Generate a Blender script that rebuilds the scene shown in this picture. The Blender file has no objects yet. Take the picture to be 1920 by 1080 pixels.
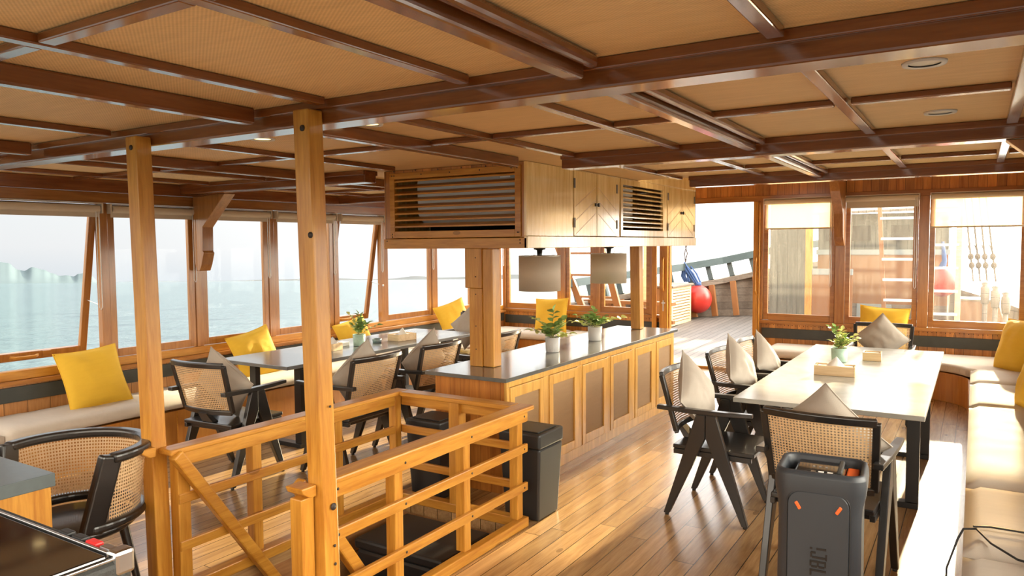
import bpy, math, random
from mathutils import Vector, Matrix, noise as mnoise
R = random.Random(7)
C = bpy.context.scene.collection
PI = math.pi

# ------------------------------------------------------------------ camera
cam_d = bpy.data.cameras.new('camera')
cam = bpy.data.objects.new('camera', cam_d); C.objects.link(cam)
cam_d.sensor_width = 36.0; cam_d.lens = 36.0 * 1392.0 / 1920.0
cam_d.clip_start = 0.05; cam_d.clip_end = 20000
right = Vector((0.8480, 0.5292, -0.0070)); up = Vector((-0.0250, 0.0533, 0.9983))
back = right.cross(up).normalized(); up = back.cross(right).normalized(); right.normalize()
m = Matrix((right, up, back)).transposed().to_4x4(); m.translation = Vector((0, 0, 1.6))
cam.matrix_world = m
bpy.context.scene.camera = cam

# ------------------------------------------------------------------ sky, sun, exposure
SEA_N = Vector((-0.025, 0.038, 0.999)).normalized()
SUN_AZ, SUN_EL = math.radians(2.0), math.radians(16.0)
SUN_DIR = Vector((math.sin(SUN_AZ) * math.cos(SUN_EL), math.cos(SUN_AZ) * math.cos(SUN_EL), math.sin(SUN_EL)))
SKY_FILL_STARBOARD = (15.5, 13.9, 11.2); SKY_FILL_ASTERN = (4.2, 3.5, 2.6); SKY_FILL_BOW = (4.2, 4.2, 4.1)
vs = bpy.context.scene.view_settings
vs.view_transform = 'Standard'; vs.look = 'None'; vs.exposure = 0.2; vs.gamma = 1.0; vs.use_curve_mapping = False

w = bpy.data.worlds.new('sky'); bpy.context.scene.world = w; w.use_nodes = True
nt = w.node_tree; nt.nodes.clear()
def N(nt, t, **k):
    n = nt.nodes.new(t)
    for a, b in k.items(): setattr(n, a, b)
    return n
tc = N(nt, 'ShaderNodeTexCoord')
def dotn(vec):
    d = N(nt, 'ShaderNodeVectorMath', operation='DOT_PRODUCT'); d.inputs[1].default_value = vec
    nt.links.new(tc.outputs['Generated'], d.inputs[0]); return d.outputs['Value']
elev = dotn(SEA_N); sund = dotn(SUN_DIR)
rp = N(nt, 'ShaderNodeValToRGB'); nt.links.new(elev, rp.inputs[0])
cr = rp.color_ramp
cr.elements[0].position = 0.0; cr.elements[0].color = (0.66, 0.70, 0.74, 1)
cr.elements[1].position = 1.0; cr.elements[1].color = (1.4, 1.5, 1.7, 1)
e = cr.elements.new(0.04); e.color = (0.78, 0.78, 0.79, 1)
e = cr.elements.new(0.16); e.color = (0.84, 0.87, 0.87, 1)
e = cr.elements.new(0.35); e.color = (1.6, 1.65, 1.7, 1)
pw = N(nt, 'ShaderNodeMath', operation='POWER'); pw.inputs[1].default_value = 5.0
mx = N(nt, 'ShaderNodeMath', operation='MAXIMUM'); mx.inputs[1].default_value = 0.0
nt.links.new(sund, mx.inputs[0]); nt.links.new(mx.outputs[0], pw.inputs[0])
gl = N(nt, 'ShaderNodeVectorMath', operation='SCALE'); gl.inputs[0].default_value = (1.6, 1.5, 1.35)
nt.links.new(pw.outputs[0], gl.inputs['Scale'])
ad = N(nt, 'ShaderNodeVectorMath', operation='ADD')
nt.links.new(rp.outputs[0], ad.inputs[0]); nt.links.new(gl.outputs[0], ad.inputs[1])
# sky lobes added as fill light for the interior: starboard, astern and bow
for dvec, power, colr in (((0.85, 0.40, 0.30), 2.5, SKY_FILL_STARBOARD), ((0.0, -1.0, 0.25), 2.0, SKY_FILL_ASTERN), ((0.30, 1.0, 0.45), 5.0, SKY_FILL_BOW)):
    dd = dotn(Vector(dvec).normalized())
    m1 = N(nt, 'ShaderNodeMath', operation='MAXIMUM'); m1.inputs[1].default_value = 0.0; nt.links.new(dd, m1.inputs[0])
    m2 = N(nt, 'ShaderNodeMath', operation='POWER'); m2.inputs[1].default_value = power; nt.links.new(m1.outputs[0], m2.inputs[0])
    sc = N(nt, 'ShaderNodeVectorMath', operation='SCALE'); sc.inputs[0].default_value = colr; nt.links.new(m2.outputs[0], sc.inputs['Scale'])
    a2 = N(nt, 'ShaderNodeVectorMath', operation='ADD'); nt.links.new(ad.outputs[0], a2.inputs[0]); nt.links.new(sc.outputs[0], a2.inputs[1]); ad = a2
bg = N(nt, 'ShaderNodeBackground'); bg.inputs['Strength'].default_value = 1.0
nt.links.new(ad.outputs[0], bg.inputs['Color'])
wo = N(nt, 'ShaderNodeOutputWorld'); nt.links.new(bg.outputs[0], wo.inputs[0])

sd = bpy.data.lights.new('sun', 'SUN'); sd.energy = 18.0; sd.color = (1.0, 0.84, 0.54); sd.angle = math.radians(1.2)
so = bpy.data.objects.new('sun', sd); C.objects.link(so)
so.rotation_euler = SUN_DIR.to_track_quat('Z', 'Y').to_euler(); so.location = (0, 30, 12)

# ------------------------------------------------------------------ materials
MATS = {}
def newmat(name):
    mt = bpy.data.materials.new(name); mt.use_nodes = True
    nt = mt.node_tree; b = nt.nodes['Principled BSDF']; MATS[name] = mt
    return mt, nt, b
def mathn(nt, op, a, b=None, c=None):
    n = nt.nodes.new('ShaderNodeMath'); n.operation = op
    for i, v in enumerate((a, b, c)):
        if v is None: continue
        if isinstance(v, (int, float)): n.inputs[i].default_value = v
        else: nt.links.new(v, n.inputs[i])
    return n.outputs[0]
def mixc(nt, f, a, b, mode='MIX'):
    n = nt.nodes.new('ShaderNodeMix'); n.data_type = 'RGBA'; n.blend_type = mode
    for s, v in ((n.inputs['Factor'], f), (n.inputs['A'], a), (n.inputs['B'], b)):
        if isinstance(v, (int, float)): s.default_value = v
        elif isinstance(v, (tuple, list)): s.default_value = (*v[:3], 1)
        else: nt.links.new(v, s)
    return n.outputs['Result']
def objcoord(nt, scale=None):
    t = nt.nodes.new('ShaderNodeTexCoord')
    if scale is None: return t.outputs['Object']
    mp = nt.nodes.new('ShaderNodeMapping'); mp.inputs['Scale'].default_value = scale
    nt.links.new(t.outputs['Object'], mp.inputs[0]); return mp.outputs[0]
def noisen(nt, vec, scale, detail=4, rough=0.55, dist=0.0):
    n = nt.nodes.new('ShaderNodeTexNoise'); n.inputs['Scale'].default_value = scale
    n.inputs['Detail'].default_value = detail; n.inputs['Roughness'].default_value = rough
    n.inputs['Distortion'].default_value = dist
    nt.links.new(vec, n.inputs['Vector']); return n.outputs['Fac']
def bump(nt, b, h, strength, dist=0.002):
    n = nt.nodes.new('ShaderNodeBump'); n.inputs['Strength'].default_value = strength
    n.inputs['Distance'].default_value = dist
    nt.links.new(h, n.inputs['Height']); nt.links.new(n.outputs[0], b.inputs['Normal'])
def plain(name, col, rough=0.5, metal=0.0, var=0.12, vscale=6.0, bscale=None, bstr=0.2, coat=0.0, trans=0.0, sheen=0.0, spec=0.5):
    mt, nt, b = newmat(name)
    v = noisen(nt, objcoord(nt), vscale)
    c = mixc(nt, v, tuple(x * (1 - var) for x in col), tuple(min(1, x * (1 + var)) for x in col))
    nt.links.new(c, b.inputs['Base Color'])
    b.inputs['Roughness'].default_value = rough; b.inputs['Metallic'].default_value = metal
    b.inputs['Coat Weight'].default_value = coat; b.inputs['Coat Roughness'].default_value = 0.08
    b.inputs['Sheen Weight'].default_value = sheen; b.inputs['Specular IOR Level'].default_value = spec
    if bscale: bump(nt, b, noisen(nt, objcoord(nt), bscale, 3), bstr)
    return mt
AX = {'x': 0, 'y': 1, 'z': 2}
def wood(name, light, dark, grain='z', rough=0.3, coat=0.4, plank=None, gap=0.03, var=0.35, gapcol=None, knots=True, joint=None, cr=0.12, bs=0.25, spec=0.5, cior=1.5):
    """grain runs along one axis; plank = (axis across, board width)"""
    mt, nt, b = newmat(name)
    oc = objcoord(nt)
    sc = [14.0, 14.0, 14.0]; sc[AX[grain]] = 1.1
    vec = objcoord(nt, tuple(sc))
    sep = nt.nodes.new('ShaderNodeSeparateXYZ'); nt.links.new(oc, sep.inputs[0])
    pv = None
    if plank:
        u = mathn(nt, 'DIVIDE', sep.outputs[AX[plank[0]]], plank[1])
        idx = mathn(nt, 'FLOOR', u); fr = mathn(nt, 'FRACT', u)
        wn = nt.nodes.new('ShaderNodeTexWhiteNoise'); wn.noise_dimensions = '2D'
        cb = nt.nodes.new('ShaderNodeCombineXYZ'); nt.links.new(idx, cb.inputs[0])
        gapd = mathn(nt, 'MINIMUM', fr, mathn(nt, 'SUBTRACT', 1.0, fr))
        gm = mathn(nt, 'LESS_THAN', gapd, gap)
        if joint:
            wn0 = nt.nodes.new('ShaderNodeTexWhiteNoise'); wn0.noise_dimensions = '1D'; nt.links.new(idx, wn0.inputs['W'])
            v2 = mathn(nt, 'ADD', mathn(nt, 'DIVIDE', sep.outputs[AX[grain]], joint), wn0.outputs['Value'])
            nt.links.new(mathn(nt, 'FLOOR', v2), cb.inputs[1])
            f2 = mathn(nt, 'FRACT', v2)
            jm = mathn(nt, 'LESS_THAN', f2, 0.004 / joint)
            gm = mathn(nt, 'MAXIMUM', gm, jm)
        nt.links.new(cb.outputs[0], wn.inputs['Vector'])
        pv = wn.outputs['Value']
        off = nt.nodes.new('ShaderNodeVectorMath'); off.operation = 'SCALE'; off.inputs[0].default_value = (9.1, 5.3, 7.7)
        nt.links.new(pv, off.inputs['Scale'])
        ad = nt.nodes.new('ShaderNodeVectorMath'); nt.links.new(vec, ad.inputs[0]); nt.links.new(off.outputs[0], ad.inputs[1])
        vec = ad.outputs[0]
    g1 = noisen(nt, vec, 1.6, 6, 0.6, 0.6)
    g2 = noisen(nt, vec, 7.0, 4, 0.6, 0.2)
    g = mathn(nt, 'ADD', mathn(nt, 'MULTIPLY', g1, 0.7), mathn(nt, 'MULTIPLY', g2, 0.3))
    rp = nt.nodes.new('ShaderNodeValToRGB'); nt.links.new(g, rp.inputs[0])
    rp.color_ramp.elements[0].position = 0.36; rp.color_ramp.elements[0].color = (*dark, 1)
    rp.color_ramp.elements[1].position = 0.62; rp.color_ramp.elements[1].color = (*light, 1)
    col = rp.outputs[0]
    if knots:
        vo = nt.nodes.new('ShaderNodeTexVoronoi'); s3 = [5.0, 5.0, 5.0]; s3[AX[grain]] = 2.2
        nt.links.new(objcoord(nt, tuple(s3)), vo.inputs['Vector']); vo.inputs['Scale'].default_value = 0.8
        k = mathn(nt, 'LESS_THAN', vo.outputs['Distance'], 0.07)
        col = mixc(nt, mathn(nt, 'MULTIPLY', k, 0.55), col, tuple(x * 0.4 for x in dark))
    h = g
    if plank:
        br = mathn(nt, 'ADD', 1.0 - var * 0.6, mathn(nt, 'MULTIPLY', pv, var))
        sc2 = nt.nodes.new('ShaderNodeVectorMath'); sc2.operation = 'SCALE'
        nt.links.new(col, sc2.inputs[0]); nt.links.new(br, sc2.inputs['Scale'])
        gc = gapcol or tuple(x * 0.18 for x in dark)
        col = mixc(nt, gm, sc2.outputs[0], gc)
        h = mathn(nt, 'SUBTRACT', mathn(nt, 'MULTIPLY', g, 0.15), gm)
    nt.links.new(col, b.inputs['Base Color'])
    b.inputs['Roughness'].default_value = rough
    b.inputs['Coat Weight'].default_value = coat; b.inputs['Coat Roughness'].default_value = cr; b.inputs['Coat IOR'].default_value = cior; b.inputs['Specular IOR Level'].default_value = spec
    bump(nt, b, h, bs if not plank else 0.5, 0.0015)
    return mt

LIGHT, DARK = (0.62, 0.30, 0.045), (0.40, 0.150, 0.014)
for ax in 'xyz':
    wood('teak_' + ax, LIGHT, DARK, ax, 0.38, 0.16, spec=0.4)
    wood('beam_' + ax, (0.24, 0.075, 0.018), (0.15, 0.042, 0.009), ax, 0.22, 0.7, knots=False, cr=0.10, bs=0.10, cior=1.5)
    wood('frame_' + ax, (0.44, 0.19, 0.045), (0.29, 0.105, 0.020), ax, 0.28, 0.4, knots=False)
wood('door_teak', (0.84, 0.50, 0.13), (0.60, 0.31, 0.06), 'z', 0.32, 0.25, knots=False)  # lighter teak copy; brightness of the island's lit side put into the colour
wood('pine_y', (0.92, 0.68, 0.30), (0.68, 0.42, 0.12), 'z', 0.22, 0.6)
wood('floor', (0.48, 0.29, 0.125), (0.30, 0.165, 0.070), 'y', 0.24, 0.0, spec=0.75, plank=('x', 0.105), gap=0.022, var=0.4, joint=1.9)
wood('wall_planks_x', (0.62, 0.27, 0.06), (0.38, 0.13, 0.022), 'z', 0.35, 0.3, plank=('x', 0.085), gap=0.02, var=0.55)
wood('wall_planks_y', (0.66, 0.32, 0.11), (0.42, 0.17, 0.05), 'z', 0.35, 0.3, plank=('y', 0.16), gap=0.012, var=0.4)
wood('cabinet_planks', (0.54, 0.21, 0.035), (0.38, 0.125, 0.018), 'z', 0.5, 0.05, spec=0.3, plank=('x', 0.08), gap=0.01, var=0.25)
wood('bench_panel', (0.58, 0.26, 0.05), (0.45, 0.17, 0.030), 'z', 0.35, 0.3, knots=False)
wood('deck_grey', (0.135, 0.12, 0.108), (0.095, 0.083, 0.075), 'y', 0.6, 0.0, plank=('x', 0.11), gap=0.05, var=0.3, knots=False, joint=2.3)
wood('hull_grey', (0.17, 0.14, 0.115), (0.12, 0.095, 0.075), 'x', 0.7, 0.0, plank=('z', 0.14), gap=0.02, var=0.3)
wood('box_pine', (0.80, 0.60, 0.36), (0.62, 0.42, 0.22), 'x', 0.5, 0.0, knots=False)
wood('well_wood', (0.45, 0.22, 0.085), (0.28, 0.12, 0.045), 'y', 0.4, 0.2, plank=('z', 0.2), gap=0.01)
wood('deckhouse', (0.095, 0.10, 0.085), (0.055, 0.06, 0.05), 'z', 0.7, 0.0, plank=('x', 0.15), gap=0.02, var=0.35, knots=False)

def weave(name, a, bcol, pu, pv, axes=('x', 'y'), rough=0.6, bs=0.35):
    mt, nt, b = newmat(name)
    oc = objcoord(nt); sep = nt.nodes.new('ShaderNodeSeparateXYZ'); nt.links.new(oc, sep.inputs[0])
    su = mathn(nt, 'SINE', mathn(nt, 'MULTIPLY', sep.outputs[AX[axes[0]]], 2 * PI / pu))
    sv = mathn(nt, 'SINE', mathn(nt, 'MULTIPLY', sep.outputs[AX[axes[1]]], 2 * PI / pv))
    h = mathn(nt, 'ADD', 0.5, mathn(nt, 'MULTIPLY', mathn(nt, 'MULTIPLY', su, sv), 0.5))
    n1 = noisen(nt, objcoord(nt, (3, 30, 30) if axes[0] == 'x' else (30, 3, 30)), 1.5, 5, 0.65)
    n2 = noisen(nt, oc, 1.3, 3)
    f = mathn(nt, 'ADD', mathn(nt, 'MULTIPLY', h, 0.45), mathn(nt, 'ADD', mathn(nt, 'MULTIPLY', n1, 0.45), mathn(nt, 'MULTIPLY', n2, 0.2)))
    c = mixc(nt, f, a, bcol); nt.links.new(c, b.inputs['Base Color']); b.inputs['Roughness'].default_value = rough
    bump(nt, b, h, bs, 0.002); return mt
weave('rattan_mat', (0.46, 0.275, 0.112), (1.0, 0.70, 0.36), 0.016, 0.011)
weave('door_rattan', (0.24, 0.135, 0.06), (0.46, 0.30, 0.15), 0.010, 0.010, ('y', 'z'), 0.55)
weave('linen', (0.36, 0.315, 0.265), (0.47, 0.42, 0.36), 0.004, 0.004, ('x', 'y'), 0.9, 0.2)
weave('cushion_fabric', (0.55, 0.49, 0.41), (0.72, 0.65, 0.56), 0.005, 0.005, ('x', 'y'), 0.9, 0.2)
weave('mustard', (0.66, 0.39, 0.025), (0.84, 0.53, 0.045), 0.003, 0.003, ('x', 'y'), 0.85, 0.2)
plain('black_wood', (0.018, 0.016, 0.015), 0.32, var=0.25, vscale=20, coat=0.3)
plain('black_metal', (0.012, 0.012, 0.013), 0.35, var=0.2)
plain('black_plastic', (0.020, 0.021, 0.022), 0.42, var=0.15, bscale=300, bstr=0.15)
plain('speaker_body', (0.032, 0.037, 0.045), 0.45, var=0.15, bscale=500, bstr=0.2)
plain('orange_plastic', (0.90, 0.16, 0.03), 0.4, var=0.05)
plain('stone_top', (0.13, 0.135, 0.13), 0.16, var=0.35, vscale=14, coat=0.2)
plain('table_top', (0.38, 0.38, 0.345), 0.22, var=0.3, vscale=9)
plain('table_top_grey', (0.17, 0.18, 0.185), 0.2, var=0.3, vscale=9)
plain('counter_grey', (0.10, 0.125, 0.13), 0.3, var=0.15, vscale=30)
plain('dark_strip', (0.045, 0.048, 0.042), 0.5, var=0.3, vscale=12)
plain('white_pot', (0.62, 0.62, 0.62), 0.45, var=0.05)
plain('green_pot', (0.40, 0.58, 0.48), 0.35, var=0.25, vscale=40)
plain('soil', (0.05, 0.035, 0.02), 0.9, var=0.3, bscale=60)
plain('leaf_green', (0.27, 0.42, 0.12), 0.45, var=0.55, vscale=25)
plain('leaf_lime', (0.72, 0.80, 0.28), 0.45, var=0.35, vscale=25)
plain('stem', (0.25, 0.22, 0.06), 0.6)
plain('tissue', (0.78, 0.77, 0.76), 0.9, var=0.03)
plain('steel', (0.62, 0.62, 0.62), 0.28, metal=1.0)
plain('hinge', (0.09, 0.07, 0.05), 0.45, metal=0.6)
plain('ac_grey', (0.80, 0.78, 0.75), 0.45, var=0.06)
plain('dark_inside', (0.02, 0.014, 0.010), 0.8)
plain('nail', (0.03, 0.02, 0.015), 0.6)
plain('chain', (0.66, 0.63, 0.60), 0.4)
plain('blind_beige', (0.62, 0.54, 0.44), 0.7, var=0.05)
plain('white_paint', (0.70, 0.69, 0.68), 0.5, var=0.05)
plain('buoy_red', (0.48, 0.03, 0.022), 0.35, var=0.06)
plain('rope_blue', (0.04, 0.09, 0.24), 0.8, var=0.2)
plain('rope_brown', (0.05, 0.028, 0.018), 0.8, var=0.2)
plain('rail_dark', (0.055, 0.085, 0.095), 0.5, var=0.2)
plain('orange_wood', (0.21, 0.085, 0.022), 0.45, var=0.2)
plain('mountain', (0.070, 0.092, 0.104), 1.0, var=0.2, vscale=0.004, spec=0.0)  # aerial haze put into the pale blue-grey base colour of the hills
plain('mountain_far', (0.085, 0.092, 0.10), 1.0, var=0.05, vscale=0.004, spec=0.0)  # far hills, distance haze painted into the colour as well
plain('gloss_black', (0.012, 0.010, 0.010), 0.06, var=0.1, coat=1.0)
plain('grille_black', (0.035, 0.036, 0.034), 0.6, var=0.5, vscale=150, bscale=250, bstr=0.6)
plain('red_plastic', (0.75, 0.03, 0.03), 0.3)
plain('hull_paint', (0.20, 0.25, 0.27), 0.5, var=0.15)
plain('bead', (0.5, 0.48, 0.45), 0.3, metal=0.6)

def glassmat(name, tint=(0.96, 0.98, 0.98), dirt=0.0):
    mt = bpy.data.materials.new(name); mt.use_nodes = True; nt = mt.node_tree; nt.nodes.clear(); MATS[name] = mt
    o = N(nt, 'ShaderNodeOutputMaterial'); t = N(nt, 'ShaderNodeBsdfTransparent'); t.inputs[0].default_value = (*tint, 1)
    g = N(nt, 'ShaderNodeBsdfGlossy'); g.inputs['Roughness'].default_value = 0.02
    f = N(nt, 'ShaderNodeFresnel'); f.inputs[0].default_value = 1.22
    mxs = N(nt, 'ShaderNodeMixShader'); nt.links.new(f.outputs[0], mxs.inputs[0])
    nt.links.new(t.outputs[0], mxs.inputs[1]); nt.links.new(g.outputs[0], mxs.inputs[2]); out = mxs.outputs[0]
    if dirt:
        d = N(nt, 'ShaderNodeBsdfTranslucent'); d.inputs[0].default_value = (0.95, 0.90, 0.80, 1)
        d2 = N(nt, 'ShaderNodeBsdfDiffuse'); d2.inputs[0].default_value = (0.85, 0.82, 0.76, 1)
        dm = N(nt, 'ShaderNodeMixShader'); dm.inputs[0].default_value = 0.5
        nt.links.new(d.outputs[0], dm.inputs[1]); nt.links.new(d2.outputs[0], dm.inputs[2])
        v = noisen(nt, objcoord(nt, (1, 1, 0.12)), 22, 5, 0.75); v2 = noisen(nt, objcoord(nt), 90, 2, 0.7)
        s = mathn(nt, 'MULTIPLY', mathn(nt, 'MULTIPLY', v, v2), dirt * 3.2)
        m2 = N(nt, 'ShaderNodeMixShader'); nt.links.new(s, m2.inputs[0])
        nt.links.new(out, m2.inputs[1]); nt.links.new(dm.outputs[0], m2.inputs[2]); out = m2.outputs[0]
    nt.links.new(out, o.inputs[0]); return mt
glassmat('glass'); glassmat('dusty_glass', dirt=0.10); glassmat('dustier_glass', dirt=0.12)

def canemat():
    mt, nt, b = newmat('cane')
    uv = nt.nodes.new('ShaderNodeUVMap'); sep = nt.nodes.new('ShaderNodeSeparateXYZ'); nt.links.new(uv.outputs[0], sep.inputs[0])
    p = 0.0150
    def lat(o):
        u = mathn(nt, 'SUBTRACT', mathn(nt, 'FRACT', mathn(nt, 'ADD', mathn(nt, 'DIVIDE', sep.outputs[0], p), o)), 0.5)
        v = mathn(nt, 'SUBTRACT', mathn(nt, 'FRACT', mathn(nt, 'DIVIDE', sep.outputs[1], p)), 0.5)
        return mathn(nt, 'SQRT', mathn(nt, 'ADD', mathn(nt, 'MULTIPLY', u, u), mathn(nt, 'MULTIPLY', v, v)))
    d = lat(0.0)
    hole = mathn(nt, 'LESS_THAN', d, 0.29)
    al = mathn(nt, 'SUBTRACT', 1.0, hole)
    c = mixc(nt, noisen(nt, objcoord(nt), 30), (0.62, 0.40, 0.20), (0.86, 0.63, 0.38))
    nt.links.new(c, b.inputs['Base Color']); nt.links.new(al, b.inputs['Alpha']); b.inputs['Roughness'].default_value = 0.5
    tr = N(nt, 'ShaderNodeBsdfTranslucent'); nt.links.new(c, tr.inputs[0])
    ms = N(nt, 'ShaderNodeMixShader'); ms.inputs[0].default_value = 0.3
    tp = N(nt, 'ShaderNodeBsdfTransparent')
    m2 = N(nt, 'ShaderNodeMixShader')
    o = [n for n in nt.nodes if n.type == 'OUTPUT_MATERIAL'][0]
    b.inputs['Alpha'].default_value = 1.0
    for l in list(b.inputs['Alpha'].links): nt.links.remove(l)
    nt.links.new(b.outputs[0], ms.inputs[1]); nt.links.new(tr.outputs[0], ms.inputs[2])
    nt.links.new(hole, m2.inputs[0]); nt.links.new(ms.outputs[0], m2.inputs[1]); nt.links.new(tp.outputs[0], m2.inputs[2])
    nt.links.new(m2.outputs[0], o.inputs[0]); return mt
canemat()

def thinmat(name, col, transl=0.5, transp=0.0, rough=0.8):
    mt, nt, b = newmat(name)
    b.inputs['Roughness'].default_value = rough
    c = mixc(nt, noisen(nt, objcoord(nt), 120, 2), tuple(x * 0.93 for x in col), col); nt.links.new(c, b.inputs['Base Color'])
    tr = N(nt, 'ShaderNodeBsdfTranslucent'); nt.links.new(c, tr.inputs[0])
    ms = N(nt, 'ShaderNodeMixShader'); ms.inputs[0].default_value = transl
    nt.links.new(b.outputs[0], ms.inputs[1]); nt.links.new(tr.outputs[0], ms.inputs[2]); out = ms.outputs[0]
    if transp:
        tp = N(nt, 'ShaderNodeBsdfTransparent'); tp.inputs[0].default_value = (1, 0.86, 0.66, 1)
        m2 = N(nt, 'ShaderNodeMixShader'); m2.inputs[0].default_value = transp
        nt.links.new(out, m2.inputs[1]); nt.links.new(tp.outputs[0], m2.inputs[2]); out = m2.outputs[0]
    o = [n for n in nt.nodes if n.type == 'OUTPUT_MATERIAL'][0]; nt.links.new(out, o.inputs[0]); return mt
thinmat('blind_sheer', (0.90, 0.78, 0.60), 0.55, 0.5)
thinmat('lamp_linen', (0.88, 0.81, 0.71), 0.45)
thinmat('rope_shadow', (0.3, 0.2, 0.1), 0.0)

def emis(name, col, s):
    mt, nt, b = newmat(name); b.inputs['Base Color'].default_value = (*col, 1)
    b.inputs['Emission Color'].default_value = (*col, 1); b.inputs['Emission Strength'].default_value = s
emis('downlight_warm', (1.0, 0.72, 0.32), 2.5); emis('downlight_off', (0.75, 0.72, 0.66), 0.0)

def seamat():
    mt, nt, b = newmat('sea_water')
    c1 = objcoord(nt, (0.5, 0.16, 1)); c2 = objcoord(nt, (1.0, 0.4, 1))
    a = noisen(nt, c1, 0.9, 7, 0.68); d = noisen(nt, c2, 3.0, 4, 0.6)
    h = mathn(nt, 'ADD', a, mathn(nt, 'MULTIPLY', d, 0.35))
    nt.links.new(mixc(nt, mathn(nt, 'MULTIPLY', mathn(nt, 'SUBTRACT', h, 0.45), 4.5), (0.006, 0.026, 0.040), (0.050, 0.085, 0.098)), b.inputs['Base Color'])  # light and dark of the ripples painted into the base colour by wave height
    b.inputs['Roughness'].default_value = 0.07; b.inputs['IOR'].default_value = 1.33
    n = nt.nodes.new('ShaderNodeBump'); n.inputs['Strength'].default_value = 1.0; n.inputs['Distance'].default_value = 1.1
    nt.links.new(h, n.inputs['Height']); nt.links.new(n.outputs[0], b.inputs['Normal'])
seamat()

# ------------------------------------------------------------------ mesh helpers
class MB:
    def __init__(s): s.v = []; s.f = []; s.uv = {}; s.sm = set(); s.mi = {}
    def add(s, vs, fs, smooth=False, uvs=None, mi=0):
        o = len(s.v); s.v += [tuple(p) for p in vs]
        for k, f in enumerate(fs):
            i = len(s.f); s.f.append([o + j for j in f])
            if smooth: s.sm.add(i)
            if mi: s.mi[i] = mi
            if uvs: s.uv[i] = [uvs[j] for j in f]
        return s
    def box(s, x0, x1, y0, y1, z0, z1, mi=0):
        x0, x1 = min(x0, x1), max(x0, x1); y0, y1 = min(y0, y1), max(y0, y1); z0, z1 = min(z0, z1), max(z0, z1)
        v = [(x0, y0, z0), (x1, y0, z0), (x1, y1, z0), (x0, y1, z0), (x0, y0, z1), (x1, y0, z1), (x1, y1, z1), (x0, y1, z1)]
        return s.add(v, [(3, 2, 1, 0), (4, 5, 6, 7), (0, 1, 5, 4), (1, 2, 6, 5), (2, 3, 7, 6), (3, 0, 4, 7)], mi=mi)
    def hexa(s, b4, t4, mi=0):
        return s.add(list(b4) + list(t4), [(3, 2, 1, 0), (4, 5, 6, 7), (0, 1, 5, 4), (1, 2, 6, 5), (2, 3, 7, 6), (3, 0, 4, 7)], mi=mi)
    def prism(s, poly, axis, a, b, mi=0):
        def P(p, t):
            if axis == 'x': return (t, p[0], p[1])
            if axis == 'y': return (p[0], t, p[1])
            return (p[0], p[1], t)
        n = len(poly); v = [P(p, a) for p in poly] + [P(p, b) for p in poly]
        f = [tuple(range(n))[::-1], tuple(range(n, 2 * n))] + [(i, (i + 1) % n, n + (i + 1) % n, n + i) for i in range(n)]
        return s.add(v, f, mi=mi)
    def sweep(s, pts, wid, hei, upv=(0, 0, 1), closed=False, mi=0, smooth=False):
        """rectangular section along a path, height along upv"""
        pts = [Vector(p) for p in pts]; n = len(pts); vs = []; 
        for i, p in enumerate(pts):
            a = pts[(i - 1) % n] if (closed or i > 0) else p; c = pts[(i + 1) % n] if (closed or i < n - 1) else p
            t = (c - a).normalized(); u = Vector(upv[i] if isinstance(upv, list) else upv)
            sd = t.cross(u).normalized(); uu = sd.cross(t).normalized()
            ww = wid[i] if isinstance(wid, list) else wid; hh = hei[i] if isinstance(hei, list) else hei
            for q, r in ((-1, -1), (1, -1), (1, 1), (-1, 1)): vs.append(p + sd * ww / 2 * q + uu * hh / 2 * r)
        fs = []
        for i in range(n if closed else n - 1):
            j = (i + 1) % n
            for k in range(4): fs.append((i * 4 + k, i * 4 + (k + 1) % 4, j * 4 + (k + 1) % 4, j * 4 + k))
        if not closed: fs += [(3, 2, 1, 0), ((n - 1) * 4, (n - 1) * 4 + 1, (n - 1) * 4 + 2, (n - 1) * 4 + 3)]
        return s.add(vs, fs, smooth=smooth, mi=mi)
    def bar(s, a, b, w, h, upv=(0, 0, 1), mi=0): return s.sweep([a, b], w, h, upv, mi=mi)
    def tube(s, pts, r, seg=8, closed=False, mi=0, caps=True):
        pts = [Vector(p) for p in pts]; n = len(pts); vs = []; ref = None
        for i, p in enumerate(pts):
            a = pts[(i - 1) % n] if (closed or i > 0) else p; c = pts[(i + 1) % n] if (closed or i < n - 1) else p
            t = (c - a).normalized() if (c - a).length > 1e-9 else Vector((0, 0, 1))
            if ref is None: ref = Vector((0, 0, 1)) if abs(t.z) < 0.9 else Vector((1, 0, 0))
            u = (ref - t * ref.dot(t)).normalized(); ref = u; v = t.cross(u)
            rr = r[i] if isinstance(r, list) else r
            for k in range(seg): an = 2 * PI * k / seg; vs.append(p + u * math.cos(an) * rr + v * math.sin(an) * rr)
        fs = []
        for i in range(n if closed else n - 1):
            j = (i + 1) % n
            for k in range(seg): fs.append((i * seg + k, i * seg + (k + 1) % seg, j * seg + (k + 1) % seg, j * seg + k))
        s.add(vs, fs, smooth=True, mi=mi)
        if not closed and caps:
            s.add(vs[:seg], [tuple(range(seg))[::-1]], mi=mi); s.add(vs[-seg:], [tuple(range(seg))], mi=mi)
        return s
    def lathe(s, prof, cx=0, cy=0, cz=0, seg=32, smooth=True, mi=0, axis='z'):
        vs = []
        for r, z in prof:
            for k in range(seg):
                a = 2 * PI * k / seg; p = (r * math.cos(a), r * math.sin(a), z)
                if axis == 'y': p = (p[0], p[2], p[1])
                if axis == 'x': p = (p[2], p[0], p[1])
                vs.append((cx + p[0], cy + p[1], cz + p[2]))
        fs = [(i * seg + k, i * seg + (k + 1) % seg, (i + 1) * seg + (k + 1) % seg, (i + 1) * seg + k) for i in range(len(prof) - 1) for k in range(seg)]
        return s.add(vs, fs, smooth=smooth, mi=mi)
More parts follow.
